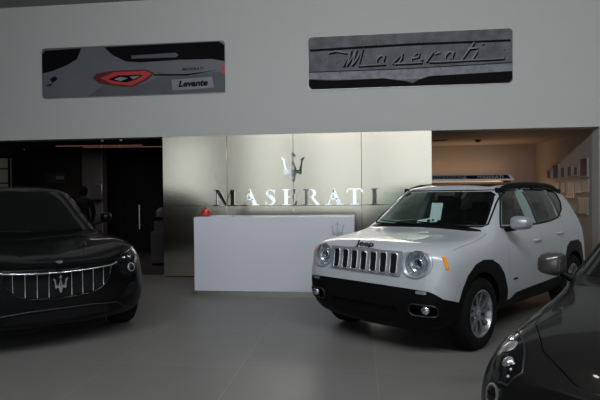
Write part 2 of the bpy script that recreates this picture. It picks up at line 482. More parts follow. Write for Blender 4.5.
# ------------------------------------------------------------------ wall prints
def print_base(name, label, x0, x1, z0, z1, tilt=0):
    t = thing(name, label, 'wall print', ((x0+x1)/2, D-.002, (z0+z1)/2))
    w, h = (x1-x0)/2, (z1-z0)/2
    prism('board', [rrect(-w, w, -h, h, .07)], 'y', -.03, 0, M['edge'], t)
    return t, w, h
t, w, h = print_base('car_tail_print', 'wide wall print of a grey car tail with red lamp', -6.11, -2.475, 3.435, 4.40)
# coordinates below: u,v in 0..1 from the upper left of the print
def UV(p): return [(-w+u*2*w, h-v*2*h) for u, v in p]
def clipd(p): return [(min(.997, max(.003, a)), min(.99, max(.01, b))) for a, b in p]
def pp(name, polys, dep, mat, par=None): return prism(name, [UV(clipd(p)) for p in polys], 'y', -.0302-dep, -.030, mat, par or t)
prism('print_body', [rrect(-w+.004, w-.004, -h+.004, h-.004, .067)], 'y', -.034, -.030, M['printgrey'], t)
def pq(name, polys, dep, mat): return prism(name, [UV(clipd(p)) for p in polys], 'y', -.034-dep, -.0341, mat, t)
pq('side_window', [[(.02, .05), (.225, .03), (.20, .24), (.14, .36), (.06, .46), (.003, .50), (.003, .12)]], .002, M['printdark'])
pq('rear_window', [[(.35, .03), (.97, .02), (.997, .1), (.997, .40), (.93, .35), (.75, .34), (.55, .36), (.47, .33), (.40, .20)]], .002, M['printdark'])
pq('rear_wiper', [[(.50, .22), (.74, .20), (.755, .25), (.74, .29), (.50, .28)]], .004, M['printmid'])
pq('lower_shade', [[(.26, .99), (.36, .72), (.55, .80), (.66, .64), (.64, .55), (.70, .62), (.997, .60), (.997, .99)]], .002, M['printmid'])
pq('tail_lamp', [[(.285, .63), (.31, .54), (.40, .50), (.58, .50), (.625, .58), (.58, .72), (.50, .84), (.40, .80), (.32, .74)]], .004, M['printdeep'])
pq('lamp_band', [[(.325, .64), (.41, .53), (.575, .53), (.61, .58), (.57, .69), (.50, .80), (.40, .76)]], .006, M['printred'])
pq('lamp_core', [[(.37, .665), (.43, .60), (.55, .60), (.56, .62), (.52, .70), (.47, .74), (.41, .71)]], .008, M['printdark'])
pq('lamp_glint', [[(.405, .67), (.44, .63), (.48, .66), (.44, .71)], [(.49, .63), (.55, .62), (.51, .69)]], .010, M['printlight'])
pq('lamp_edge', [[(.975, .50), (.997, .48), (.997, .66), (.982, .60)]], .004, M['printred'])
pq('fuel_flap', [[(.155+.028*math.cos(a)*1., .66+.13*math.sin(a)) for a in [2*PI*i/16 for i in range(16)]]], .002, M['printgrey'])
pq('rim_detail', [[(.045, .62), (.075, .56), (.09, .62), (.06, .70)], [(.02, .75), (.06, .70), (.05, .76)]], .003, M['printdark'])
pq('boot_edge', [[(.62, .60), (.80, .62), (.97, .56), (.80, .65), (.62, .63)]], .004, M['printdark'])
pq('number_plate', [[(.715, .72), (.93, .69), (.94, .90), (.72, .93)]], .005, M['printlight'])
text('plate_text', 'Levante', .155, M['ink'], t, (-w+.828*2*w, -.0405, h-.81*2*h), (PI/2, -.02, 0), .001, .25, .008, sx=1.15)
text('boot_text', 'MASERATI', .07, M['printdark'], t, (-w+.83*2*w, -.038, h-.53*2*h), (PI/2, 0, 0), .001, 0, .001, sx=1.3)

t, w, h = print_base('script_badge_print', 'wide wall print of a metal badge in flowing script, wet with drops', -.93, 2.64, 3.43, 4.385)
prism('print_body', [rrect(-w+.004, w-.004, -h+.004, h-.004, .067)], 'y', -.034, -.030, M['wetmetal'], t)
pq('upper_groove', [[(.01, .235), (.5, .20), (.99, .205), (.99, .245), (.5, .245), (.01, .28)]], .002, M['printdark'])
pq('lower_groove', [[(.003, .66), (.5, .66), (.997, .62), (.997, .635), (.5, .675), (.003, .675)]], .002, M['printdark'])
pq('silver_strip', [[(.003, .68), (.5, .68), (.997, .64), (.997, .80), (.6, .86), (.4, .87), (.003, .80)]], .003, M['wetlight'])
pq('dark_underside', [[(.003, .80), (.12, .84), (.38, .83), (.49, .90), (.52, .94), (.55, .88), (.60, .82), (.997, .78), (.997, .92), (.98, .99), (.02, .99), (.003, .93)]], .004, M['printdark'])
bmw = bmesh.new()
bms = bmesh.new()
def script(pts, x, k=1.):
    # slanted cursive strokes, cap height 1 -> .26 m
    q = []
    for a, b in pts: q.append((-w+x*2*w+(a*.26+b*.26*.45)*k, -.043, h-.565*2*h+b*.30+ (x-.5)*.05))
    tube_bm(bmw, q, .017, 6)
    tube_bm(bms, [(c[0]+.014, -.036, c[2]-.018) for c in q], .020, 6)
def arc(cx, cy, rx, ry, a0, a1, n=9): return [(cx+rx*math.cos(math.radians(a0+(a1-a0)*i/n)), cy+ry*math.sin(math.radians(a0+(a1-a0)*i/n))) for i in range(n+1)]
script([(-1.6, .84), (-1.1, .93), (-.5, .82), (-.1, .78)], .19)
script([(0, .0), (.1, .5), (.15, .95)], .175); script([(.15, .95), (.22, .5), (.25, .02)], .175); script([(.25, .02), (.4, .5), (.5, .98)], .175)
script([(.5, .98), (.55, .5), (.6, .02)], .175); script([(.6, .02), (.8, .5), (.95, 1.05), (1., .4), (1.05, 0)], .175)
def a_(x):
    script(arc(.22, .28, .22, .26, 30, 380), x); script([(.45, .55), (.46, .2), (.62, 0)], x)
script([(1.05, 0), (1.4, .0), (2.2, .02), (2.9, .04)], .175)
a_(.335)
script([(0, .0), (.35, .5), (.42, .62), (.5, .3), (.42, .02), (.15, -.02)], .42)
script([(.4, 0), (1.3, 0), (2.0, .02)], .42)
script([(0, .25), (.45, .35), (.42, .58), (.2, .55), (.02, .25), (.15, 0), (.5, .0), (.8, .2)], .505)
script([(0, 0), (.2, .5), (.3, .62), (.4, .45), (.62, .55), (.7, .5)], .585)
script([(.0, 0), (.8, -.02), (1.8, 0), (3.0, .02), (4.2, .02), (4.9, .05)], .60)
a_(.67)
script([(0, .0), (.2, .5), (.4, 1.0)], .755); script([(0, .65), (.6, .68)], .765)
script([(0, .0), (.15, .5)], .805); script([(.28, .85), (.32, .95)], .805)
bm_obj('script_lettering', bmw, M['printlight'], t, 60); bm_obj('script_shadow_edge', bms, M['printdark'], t, 60)
bmd = bmesh.new()
for i in range(150):
    u, v = random.random(), random.random()
    if v < .62 and (random.random() < .55): pass
    elif .66 < v < .80 and (u < .35 or u > .55): pass
    else: continue
    r = random.uniform(.004, .011)
    prism_bm(bmd, [(a, b) for a, b in circ(-w+(.01+.98*u)*2*w, h-(.02+.94*v)*2*h, r, 6)], 'y', -.038, -.0341)
tag(bm_obj('water_drops', bmd, M['printdark'], t), kind='stuff')

# ------------------------------------------------------------------ recess on the right
pf = [  # y_far, y_near, z0, z1, dark?, label
 (11.86, 11.62, 1.81, 2.01, 1, 'small dark framed print, furthest in the top row'),
 (11.53, 11.18, 1.80, 2.11, 1, 'tall dark framed print, second in the top row'),
 (11.10, 10.86, 1.81, 2.03, 1, 'dark framed print, third in the top row'),
 (10.76, 10.53, 1.82, 2.04, 1, 'dark framed print, fourth in the top row'),
 (10.45, 10.24, 1.83, 2.01, 1, 'small dark framed print left of the largest one'),
 (10.17, 9.82, 1.80, 2.15, 1, 'largest dark framed print at the near end of the top row'),
 (11.40, 11.17, 1.52, 1.74, 0, 'pale framed sheet, furthest in the middle row'),
 (11.09, 10.85, 1.51, 1.74, 0, 'pale framed sheet left of the tall one in the middle row'),
 (10.77, 10.41, 1.41, 1.75, 0, 'tall pale framed sheet in the middle row'),
 (10.35, 10.09, 1.51, 1.74, 0, 'pale framed sheet right of the tall one in the middle row'),
 (10.03, 9.79, 1.53, 1.75, 0, 'pale framed sheet at the near end of the middle row'),
 (11.15, 10.88, 1.13, 1.44, 0, 'pale framed sheet, furthest in the bottom row'),
 (10.77, 10.56, 1.13, 1.32, 0, 'small pale framed sheet, second in bottom row'),
 (10.49, 10.27, 1.13, 1.31, 0, 'small pale framed sheet left of the large one'),
 (10.22, 9.83, 1.11, 1.42, 0, 'large pale framed sheet at the near end of the bottom row')]
for yf, yn, z0, z1, dk, lb in pf:
    o = thing('framed_print', lb+' on the recess wall', 'picture frame', (XR, (yf+yn)/2, (z0+z1)/2), 0, 'framed prints on the recess wall')
    hw, hh = (yf-yn)/2, (z1-z0)/2
    bm = bmesh.new()
    for a, b, c, d in ((-hw, hw, hh-.02, hh), (-hw, hw, -hh, -hh+.02), (-hw, -hw+.02, -hh+.0201, hh-.0201), (hw-.02, hw, -hh+.0201, hh-.0201)): box_bm(bm, -.03, -.001, a, b, c, d)
    bm_obj('frame', bm, M['frame'], o)
    box('sheet', -.018, -.001, -hw+.021, hw-.021, -hh+.021, hh-.021, M['photodark' if dk else 'photopale'], o)
o = thing('wall_socket', 'small pale wall socket beside the framed sheets', 'socket', (4.17, D+.004, 1.165))
box('cover_plate', -.055, .055, -.012, 0, -.04, .04, M['plate'], o, .003)
box('outlet', -.035, .035, -.018, -.0121, -.022, .022, M['frame'], o, .003)
o = thing('smoke_detector', 'round smoke detector on the recess ceiling', 'detector', (2.47, 11.31, ZH+.004))
lathe('base', [(.07, 0), (.07, -.015), (.06, -.02)], M['darkmetal'], o); lathe('sensor_head', [(.05, -.0205), (.05, -.04), (.035, -.052)], M['brown'], o)
o = thing('ceiling_vent', 'small slotted vent on the recess ceiling', 'vent', (1.66, 11.24, ZH+.004))
box('frame', -.16, .16, -.10, .10, -.012, 0, M['brown'], o)
bm = bmesh.new()
for i in range(4): box_bm(bm, -.13, .13, -.08+i*.045, -.065+i*.045, -.018, -.0121)
bm_obj('slat', bm, M['darkmetal'], o)

# display unit with lit shelf and sign
du = thing('display_unit', 'tall display cabinet with lettered sign top in the recess', 'cabinet', (2.2, 12.35, 0))
box('carcass_base', -1.25, 1.15, -.28, .28, 0, .9, M['brown'], du, .005)
box('side_panel', -1.25, -1.21, -.28, .28, .901, 1.80, M['brown'], du)
box('side_panel', 1.11, 1.15, -.28, .28, .901, 1.80, M['brown'], du)
box('back_panel', -1.209, 1.109, .2, .24, .901, 1.80, M['photopale'], du)
box('shelf', -1.209, 1.109, -.2, .199, 1.33, 1.36, M['brown'], du)
prism('sign_board', [[(-1.25, 1.802), (1.24, 1.802), (1.14, 1.935), (-1.25, 1.935)]], 'y', -.285, -.24, M['satin'], du)
prism('sign_strip', [[(-1.23, 1.845), (1.14, 1.835), (1.08, 1.922), (-1.23, 1.922)]], 'y', -.292, -.2855, M['ink'], du)
text('sign_text', 'PERSONALIZZAZIONE', .088, M['plate'], du, (-.46, -.294, 1.878), (PI/2, 0, 0), .002, 0, .001, sx=1.45)
text('sign_text', 'MASERATI', .088, M['plate'], du, (.70, -.294, 1.878), (PI/2, 0, 0), .002, 0, .001, sx=1.45)
box('top_board', -1.25, 1.15, -.235, .28, 1.802, 1.83, M['brown'], du)
box('shelf_lamp', -1.1, 1.0, .0, .05, 1.775, 1.80, M['lampglow'], du)

# ------------------------------------------------------------------ glazed room on the left
structure('wall_room_back', -10.5, -3.6, 13.4, 13.6, 0, ZH+.2, M['darkroom'])
structure('wall_room_right', -3.6, -3.5, D+.35, 13.4, 0, ZH+.2, M['darkroom'])
structure('ceiling_room', -10.5, -3.6, D+.31, 13.6, ZH+.06, ZH+.2, M['darkroom'])
structure('trim_5', -6.93, -6.38, 12.2, 12.4, 0, ZH+.05, M['paleroom'], 'pale wall section inside the glazed room')
structure('trim_6', -7.5, -6.935, 12.3, 12.5, 0, ZH+.05, M['brown'], 'brown panel inside the glazed room')
gx = [-10.4, -8.3, -6.6, -5.0, -4.62, -3.72]
gl = ['leftmost glass pane of the dark partition', 'glass pane of the partition above the black car windscreen', 'wide glass pane of the partition in front of the standing person',
      'narrow glass pane between the two small clips', 'glass door pane with the tall handle']
for i in range(5):
    o = thing('glass_pane', gl[i], 'glass pane', ((gx[i]+gx[i+1])/2, D+.12, 0), 0, 'panes of the glass partition')
    hw = (gx[i+1]-gx[i])/2
    box('pane', -hw+.006, hw-.006, -.006, .006, .012, ZH-.02, M['partition'], o)
    if i in (3, 4): box('clip', -hw+.0, -hw+.05, -.02, .02, ZH-.05, ZH-.01, M['edge'], o, .003)
    if i == 4:
        hd = tube('door_handle', [(-.05, -.06, .90), (-.05, -.06, 1.36)], .013, M['satin'], o)
        tube('standoff', [(-.05, -.06, .97), (-.05, -.0061, .97)], .009, M['satin'], hd); tube('standoff', [(-.05, -.06, 1.29), (-.05, -.0061, 1.29)], .009, M['satin'], hd)
o = thing('notice_board', 'grey notice board with small pale plate in the glazed room', 'sign', (-7.66, 12.281, 2.0))
structure('trim_12', -8.4, -7.505, 12.302, 12.5, 0, ZH+.05, M['darkroom'])
box('board', -.27, .24, -.02, .02, -.13, .14, M['printmid'], o); box('plate', 0, .20, -.026, -.0201, -.03, .05, M['paper'], o)
text('plate_text', '• LAVORO', .045, M['ink'], o, (.10, -.028, .01), (PI/2, 0, 0), .001)
for i, (xa, ya, xb, yb, lb) in enumerate(((-6.6, 10.55, -4.7, 10.75, 'longer dim reddish tube light under the glazed room ceiling'), (-6.2, 10.95, -4.35, 11.15, 'shorter dim reddish tube light behind the first one'))):
    o = thing('tube_light', lb, 'light', ((xa+xb)/2, (ya+yb)/2, ZH-.004), math.atan2(yb-ya, xb-xa), 'tube lights of the glazed room')
    L_ = math.hypot(xb-xa, yb-ya)/2
    box('housing', -L_, L_, -.04, .04, .0, .06, M['darkmetal'], o); box('tube', -L_+.02, L_-.02, -.012, .012, -.02, -.001, M['tubeglow'], o)
# far window of the room
w7 = tag(box('window_9', -10.35, -9.70, 13.36, 13.39, 1.55, 2.62, emitmat('far_daylight', (.8, .9, .6), .06)), 'pale window at far left behind the glass', kind='structure')
bm = bmesh.new()
for z in (1.55, 1.9, 2.3, 2.61): box_bm(bm, -10.35, -9.70, 13.30, 13.355, z, z+.035)
box_bm(bm, -9.74, -9.70, 13.30, 13.355, 1.55, 2.64); box_bm(bm, -10.37, -10.33, 13.30, 13.355, 1.55, 2.64)
bm_obj('window_frame', bm, M['darkmetal'], w7)
# white cabinet and things on it
o = thing('white_cabinet', 'low white cabinet behind the glass door', 'cabinet', (-4.37, 10.85, 0))
box('body', -.22, .30, -.0, .45, .05, .74, M['plate'], o, .004); box('door', -.21, .03, -.02, -.001, .07, .73, M['plate'], o, .002); box('door', .036, .29, -.02, -.001, .07, .73, M['plate'], o, .002)
box('plinth', -.20, .28, .02, .4, 0, .049, M['darkmetal'], o)
for z0, z1, lb in ((.742, .852, 'pale box on the white cabinet, lower of two'), (.854, .97, 'pale box stacked on another box on the white cabinet')):
    o = thing('storage_box', lb, 'box', (-4.36, 11.05, z0), 0, 'boxes on the white cabinet')
    box('carton', -.17, .19, -.15, .15, 0, (z1-z0)*.75, M['plate'], o, .003); box('lid', -.175, .195, -.155, .155, (z1-z0)*.755, z1-z0, M['plate'], o, .003)
o = tag(box('wall_shelf', -4.62, -3.62, 10.95, 11.3, 1.03, 1.06, M['darkmetal']), 'dark shelf above the boxes behind the glass door', 'shelf')
o = thing('white_helmet', 'round white helmet on the dark shelf behind the glass door', 'helmet', (-4.42, 11.12, 1.061))
bm = bmesh.new(); bmesh.ops.create_uvsphere(bm, u_segments=24, v_segments=14, radius=.14)
for v in bm.verts: v.co.z = max(v.co.z*1.05, -.06)+.061
bm_obj('shell', bm, M['plate'], o, 60); lathe('brim', [(.15, 0), (.165, .004), (.15, .012), (.13, .012)], M['plate'], o)
o = thing('wall_dispenser', 'rounded pale dispenser on the pale wall section behind glass', 'dispenser', (-6.47, 12.179, 1.72))
box('housing', -.17, .12, -.08, .02, -.28, .12, M['edge'], o, .03); box('spout', -.08, .03, -.07, .0, -.33, -.281, M['darkmetal'], o, .005)

# person
def person(loc, rz):
    root = thing('person', 'dark-clothed person standing behind the glass partition', 'person', loc, rz)
    V = [(0,0,.95), (0,.0,1.12), (0,.01,1.32), (0,.01,1.43), (0,0,1.50), (0,-.015,1.58), (0,-.02,1.68),   # 0-6 spine to head
         (.18,.01,1.41), (.24,.02,1.14), (.23,-.05,.90), (.22,-.08,.80),                                   # 7-10 right arm
         (-.18,.01,1.41), (-.24,.02,1.14), (-.23,-.05,.90), (-.22,-.08,.80),
         (.10,0,.86), (.11,-.01,.50), (.11,.02,.09), (.12,-.14,.04),
         (-.10,0,.86), (-.11,-.01,.50), (-.11,.02,.09), (-.12,-.14,.04)]
    Ed = [(0,1),(1,2),(2,3),(3,4),(4,5),(5,6),(3,7),(7,8),(8,9),(9,10),(3,11),(11,12),(12,13),(13,14),(0,15),(15,16),(16,17),(17,18),(0,19),(19,20),(20,21),(21,22)]
    Rr = [(.16,.11),(.14,.10),(.17,.11),(.11,.09),(.055,.055),(.085,.095),(.07,.085),(.075,.07),(.05,.05),(.038,.038),(.03,.03),(.075,.07),(.05,.05),(.038,.038),(.03,.03),
          (.10,.10),(.065,.065),(.05,.05),(.04,.035),(.10,.10),(.065,.065),(.05,.05),(.04,.035)]
    for s in (1, -1):   # fingers
        wr = 10 if s > 0 else 14
        for k in range(5):
            i = len(V)
            fx = s*(.22); fy = -.115+.018*k
            if k == 0: a = (fx-s*.02, -.125, .775); b = (fx-s*.03, -.14, .735)
            else: a = (fx, fy, .745); b = (fx-s*.012, fy-.01, .695-.008*(2 if k == 2 else 0)+(.02 if k == 4 else 0))
            V += [a, b]; Ed += [(wr, i), (i, i+1)]; Rr += [(.010,.010), (.008,.008)]
    me = bpy.data.meshes.new('b'); me.from_pydata(V, Ed, [])
    o = bpy.data.objects.new('b', me); C.objects.link(o)
    sk = o.modifiers.new('s', 'SKIN'); ss = o.modifiers.new('ss', 'SUBSURF'); ss.levels = 2
    for i, r in enumerate(Rr): me.skin_vertices[0].data[i].radius = r
    me.skin_vertices[0].data[0].use_root = True
    m2 = evaluated(o); bpy.data.objects.remove(o)
    m2.materials.clear(); m2.materials.append(M['cloth']); m2.materials.append(M['skin'])
    for f in m2.polygons:
        c = f.center
        f.material_index = 1 if (c.z > 1.50 or c.z < .82 and abs(c.x) > .17) else 0
    m2.shade_smooth()
    b = bpy.data.objects.new('body', m2); link(b, root)
    hair = bmesh.new(); bmesh.ops.create_uvsphere(hair, u_segments=20, v_segments=14, radius=1)
    for v in hair.verts:
        v.co = Vector((v.co.x*.098, v.co.y*.115+.012, v.co.z*.12+1.66))
        if v.co.y < -.06 and v.co.z < 1.70: v.co.y = -.06
    bm_obj('hair', hair, M['ink'], root, 80)
    for s in (1, -1):
        ellipsoid('eye', (s*.032, -.098, 1.625), (.012, .008, .008), M['ink'], root, u=10, v=8)
        ellipsoid('ear', (s*.088, -.01, 1.615), (.012, .022, .032), M['skin'], root, u=10, v=8)
    ellipsoid('nose', (0, -.118, 1.60), (.012, .018, .022), M['skin'], root, u=10, v=8)
    ellipsoid('mouth', (0, -.10, 1.562), (.026, .008, .006), M['printdeep'], root, u=10, v=8)
    return root
person((-6.40, 11.3, 0), -2.2)

# ================================================================== WHEEL
def wheel(parent, x, y, R, rimR, wdt, spokes, side, pair=.12, mat=None, style='pair'):
    """side=+1: outer face toward +y"""
    r = R
    prof = [(rimR+.005, -wdt*.46), (rimR+.03, -wdt*.5), (r-.05, -wdt*.5), (r-.012, -wdt*.42), (r, -wdt*.30), (r, 0), (r, wdt*.30), (r-.012, wdt*.42), (r-.05, wdt*.5), (rimR+.03, wdt*.5), (rimR+.005, wdt*.46)]
    t = lathe('tire', prof, M['rubber'], parent, 'y', 56, (x, y, R), (0, 0, 0), closed=True)
    bm = bmesh.new()
    s = side
    lathe_bm(bm, [(rimR+.004, -wdt*.44), (rimR+.004, wdt*.44), (rimR-.012, wdt*.46), (rimR-.022, wdt*.40), (rimR-.03, -wdt*.40)], 56, 'y', True)
    if s > 0: yo = wdt*.36
    else: yo = -wdt*.36
    # spokes
    for k in range(spokes):
        a0 = 2*PI*k/spokes+.3
        for q in ((-1, 1) if style == 'pair' else (0,)):
            a1 = a0+q*pair*2.1; ai = a0+q*pair*.8
            p0 = (math.cos(ai)*.045, math.sin(ai)*.045); p1 = (math.cos(a1)*(rimR-.012), math.sin(a1)*(rimR-.012))
            dx, dz = p1[0]-p0[0], p1[1]-p0[1]; l = math.hypot(dx, dz); nx, nz = -dz/l, dx/l
            w0, w1 = (.018, .021) if style == 'pair' else (.03, .035)
            co = []
            for (px, pz), ww, yy in ((p0, w0, yo-s*.02), (p1, w1, yo)):
                co += [(px+nx*ww, yy, pz+nz*ww), (px-nx*ww, yy, pz-nz*ww), (px-nx*ww*.7, yy-s*.035, pz-nz*ww*.7), (px+nx*ww*.7, yy-s*.035, pz+nz*ww*.7)]
            vs = [bm.verts.new(c) for c in co]
            for f in ((0,1,2,3), (4,7,6,5), (0,4,5,1), (1,5,6,2), (2,6,7,3), (3,7,4,0)): bm.faces.new([vs[i] for i in f])
    lathe_bm(bm, [(.075, yo-s*.05), (.078, yo-s*.025), (.06, yo-s*.015)], 30, 'y')
    bm_obj('rim', bm, mat or M['rimgrey'], t, 35)
    hb = bmesh.new(); lathe_bm(hb, [(.03, yo-s*.0149), (.03, yo-s*.006), (.02, yo-s*.002)], 24, 'y')
    bm_obj('hub_cap', hb, M['chrome'], t, 35)
    bd = bmesh.new(); lathe_bm(bd, [(rimR*.78, -s*.01), (rimR*.78, -s*.03), (.05, -s*.03), (.05, -s*.01)], 40, 'y', True)
    bm_obj('brake_disc', bd, M['darkmetal'], t, 35)
    return t
def roundbox(name, c, s, mat, parent, bev=.04, rot=(0,0,0)):
    bm = box_bm(bmesh.new(), -s[0], s[0], -s[1], s[1], -s[2], s[2])
    bmesh.ops.bevel(bm, geom=bm.edges[:], offset=bev, segments=4, affect='EDGES', profile=.5)
    return bm_obj(name, bm, mat, parent, 50, c, rot)
def mirror_housing(parent, c, s, sgn, mat, name='door_mirror', stalk=(0, -.12, -.09)):
    bm = bmesh.new(); bmesh.ops.create_uvsphere(bm, u_segments=28, v_segments=18, radius=1)
    for v in bm.verts:
        x, y, z = v.co
        f = lambda q, p: math.copysign(abs(q)**p, q)
        x, y, z = f(x, .8), f(y, .62), f(z, .62)
        if x < -.25: x = -.25
        v.co = Vector((x*s[0], y*s[1], z*s[2]*(1-.12*y*sgn)))
    o = bm_obj(name, bm, mat, parent, 40, c)
    b2 = bmesh.new(); prism_bm(b2, rrect(-s[1]*.82, s[1]*.82, -s[2]*.8, s[2]*.8, s[2]*.3), 'x', -s[0]*.25-.006, -s[0]*.2501)
    bm_obj('mirror_glass', b2, M['chrome'], o)
    tube('mirror_arm', [(-.01, sgn*(-s[1]*.6), -s[2]*.8), (stalk[0], sgn*stalk[1], stalk[2])], .022, M['black'], o, radii=[.026, .03])
    return o

# ================================================================== WHITE COMPACT SUV
def white_suv():
    root = thing('compact_suv', 'white boxy compact SUV with seven-slot grille and black bumper', 'car', (.478, 5.762, 0), -2.2564)
    def xf(y, z):
        k = [(.2, .66), (.3, .72), (.45, .79), (.6, .80), (.67, .795), (.73, .762), (.85, .748), (.95, .735), (1.0, .71), (1.1, .62)]
        for (a, b), (c, d) in zip(k[:-1], k[1:]):
            if z <= c: v = b+(d-b)*(max(z, a)-a)/(c-a); break
        else: v = k[-1][1]
        return v-.05*(abs(y)/.7)**3
    low = [(.90, .65), (.89, .42), (.80, .22), (0, .20)]
    R = [
     ring(xf, [(0,.985),(.25,.985),(.46,.98),(.60,.955),(.66,.86),(.66,.66),(.64,.45),(.5,.30),(0,.28)]),
     ring(lambda y, z: xf(y, z)-.035, [(0,1.03),(.3,1.028),(.60,1.015),(.745,.975),(.79,.86),(.80,.65),(.79,.42),(.70,.25),(0,.22)]),
     ring(.56, [(0,1.065),(.32,1.062),(.64,1.045),(.81,1.0),(.865,.86),(.88,.65),(.87,.42),(.80,.22),(0,.20)]),
     ring(.30, [(0,1.085),(.34,1.082),(.67,1.065),(.83,1.025),(.89,.90)]+low),
     ring(-.10, [(0,1.115),(.36,1.113),(.69,1.095),(.84,1.06),(.895,.92)]+low),
     ring(lambda y, z: -.26-.06*(y/.7)**2, [(0,1.145),(.36,1.143),(.74,1.13),(.835,1.095),(.895,.96)]+low),
     ring(lambda y, z: -.315-.06*(y/.7)**2, [(0,1.185),(.36,1.182),(.735,1.165),(.83,1.12),(.895,.98)]+low),
     ring(lambda y, z: -.74-.05*(y/.7)**2, [(0,1.585),(.36,1.58),(.645,1.555),(.81,1.14),(.895,1.0)]+low),
     ring(lambda y, z: -.86-.05*(y/.7)**2, [(0,1.635),(.36,1.632),(.655,1.60),(.815,1.145),(.895,1.0)]+low),
     ring(-1.6, [(0,1.675),(.36,1.668),(.66,1.63),(.815,1.165),(.895,1.02)]+low),
     ring(-2.4, [(0,1.67),(.36,1.66),(.65,1.62),(.81,1.19),(.895,1.03)]+low),
     ring(-2.95, [(0,1.635),(.34,1.63),(.60,1.585),(.775,1.23),(.875,1.04),(.885,.65),(.88,.42),(.79,.24),(0,.22)]),
     ring(lambda y, z: -3.14 - max(0, min(1, (1.58-z)/.5))*.14 + .10*(y/.8)**2, [(0,1.60),(.34,1.595),(.56,1.55),(.73,1.22),(.83,1.02),(.85,.65),(.84,.42),(.76,.26),(0,.25)]),
     ring(lambda y, z: -3.19 - max(0, min(1, (1.55-z)/.4))*.14 - (.08 if z < .7 else 0), [(0,1.52),(.30,1.515),(.48,1.47),(.60,1.22),(.68,1.0),(.70,.65),(.68,.45),(.6,.32),(0,.30)]),
    ]
    full = loft_mesh(R, 3)
    bvh = bvh_of(full)
    me = full.copy()
    # cabin cavity
    cav = [ring(-.47, [(0,1.13),(.3,1.12),(.58,1.10),(.70,1.06),(.76,.95),(.76,.8),(.76,.6),(.70,.47),(0,.45)]),
           ring(-.91, [(0,1.545),(.3,1.535),(.545,1.50),(.735,1.12),(.80,.95),(.80,.8),(.80,.6),(.70,.47),(0,.45)]),
           ring(-1.6, [(0,1.615),(.33,1.605),(.565,1.565),(.745,1.15),(.80,1.0),(.80,.8),(.80,.6),(.70,.47),(0,.45)]),
           ring(-2.4, [(0,1.61),(.33,1.60),(.56,1.555),(.74,1.17),(.80,1.0),(.80,.8),(.80,.6),(.70,.47),(0,.45)]),
           ring(-2.93, [(0,1.56),(.33,1.55),(.52,1.51),(.70,1.2),(.78,1.0),(.78,.8),(.78,.6),(.70,.47),(0,.45)]),
           ring(-3.06, [(0,1.39),(.3,1.38),(.45,1.36),(.62,1.2),(.70,1.0),(.70,.8),(.70,.7),(.6,.60),(0,.58)])]
    cbm = bmesh.new(); cm = loft_mesh(cav, 0); cbm.from_mesh(cm); bmesh.ops.triangulate(cbm, faces=cbm.faces[:])
    me = boolean(me, cbm)
    # windows
    ws = [(-.69,1.172),(.69,1.172),(.73,1.20),(.66,1.47),(.635,1.53),(.585,1.562),(-.585,1.562),(-.635,1.53),(-.66,1.47),(-.73,1.20)]
    wsc = [(-.68,1.18),(.68,1.18),(.715,1.205),(.645,1.46),(.62,1.52),(.575,1.55),(-.575,1.55),(-.62,1.52),(-.645,1.46),(-.715,1.205)]
    me = boolean(me, cutprism(wsc, 'x', -1.0, .1))
    sw = [(-.60,1.165),(-1.0,1.155),(-1.62,1.165),(-1.95,1.18),(-2.22,1.21),(-2.46,1.30),(-2.57,1.40),(-2.60,1.50),(-2.56,1.56),(-2.2,1.588),(-1.6,1.592),(-1.05,1.578),(-.95,1.545)]
    fw = [(-.62,1.165),(-1.50,1.155),(-1.50,1.592),(-1.05,1.578),(-.95,1.545)]
    rw = [(-1.56,1.157),(-1.95,1.18),(-2.20,1.205),(-2.28,1.595),(-1.56,1.593)]
    qw = [(-2.27,1.225),(-2.46,1.30),(-2.57,1.40),(-2.60,1.50),(-2.56,1.56),(-2.34,1.585)]
    for p, q in ((fw, (-1.0, 1.0)),):
        pass
    shrink = lambda p, k=.93: [(sum(a for a, b in p)/len(p)+(u-sum(a for a, b in p)/len(p))*k, sum(b for a, b in p)/len(p)+(v-sum(b for a, b in p)/len(p))*k) for u, v in p]
    for p in (fw, rw, qw): me = boolean(me, cutprism(shrink(p), 'y', -1.05, 1.05))
    me = boolean(me, cutprism([(-.5,1.2),(.5,1.2),(.44,1.48),(-.44,1.48)], 'x', -3.6, -2.9))
    # lamp recesses
    for s in (1, -1):
        b = bmesh.new(); lathe_bm(b, [(.118, .62), (.118, .95)], 40, 'x')
        bmesh.ops.translate(b, verts=b.verts[:], vec=(0, s*.59, .885)); me = boolean(me, b)
    # black lower cladding
    pol = [(1.2,-.1),(1.2,.665),(.76,.665),(.70,.645),(.62,.58),(.43,.53),(.38,.64),(.28,.76),(.12,.85),(-.04,.88),(-.22,.865),(-.37,.80),(-.48,.70),(-.57,.52),(-.60,.40),(-.66,.40),(-.80,.455),(-1.9,.485),(-2.08,.50),(-2.17,.60),(-2.30,.84),(-2.42,.895),(-2.76,.895),(-2.90,.83),(-3.0,.60),(-3.1,.56),(-3.7,.56),(-3.7,-.1)]
    cl = boolean(me.copy(), cutprism(pol, 'y', -1.2, 1.2), 'INTERSECT')
    pt = boolean(me, cutprism(pol, 'y', -1.2, 1.2))
    for x in (0, -2.57):
        for s in (1, -1):
            b = bmesh.new(); lathe_bm(b, [(.40, .52*s), (.40, 1.1*s)], 40, 'y'); bmesh.ops.translate(b, verts=b.verts[:], vec=(x, 0, .36)); cl = boolean(cl, b)
            b = bmesh.new(); lathe_bm(b, [(.40, .52*s), (.40, 1.1*s)], 40, 'y'); bmesh.ops.translate(b, verts=b.verts[:], vec=(x, 0, .36)); pt = boolean(pt, b)
    # fog lamp recesses
    for s in (1, -1): cl = boolean(cl, cutprism(rrect(s*.665-.125, s*.665+.125, .415, .515, .04), 'x', .60, 1.))
    cl = boolean(cl, cutprism(rrect(-.42, .42, .33, .46, .04), 'x', .70, 1.))
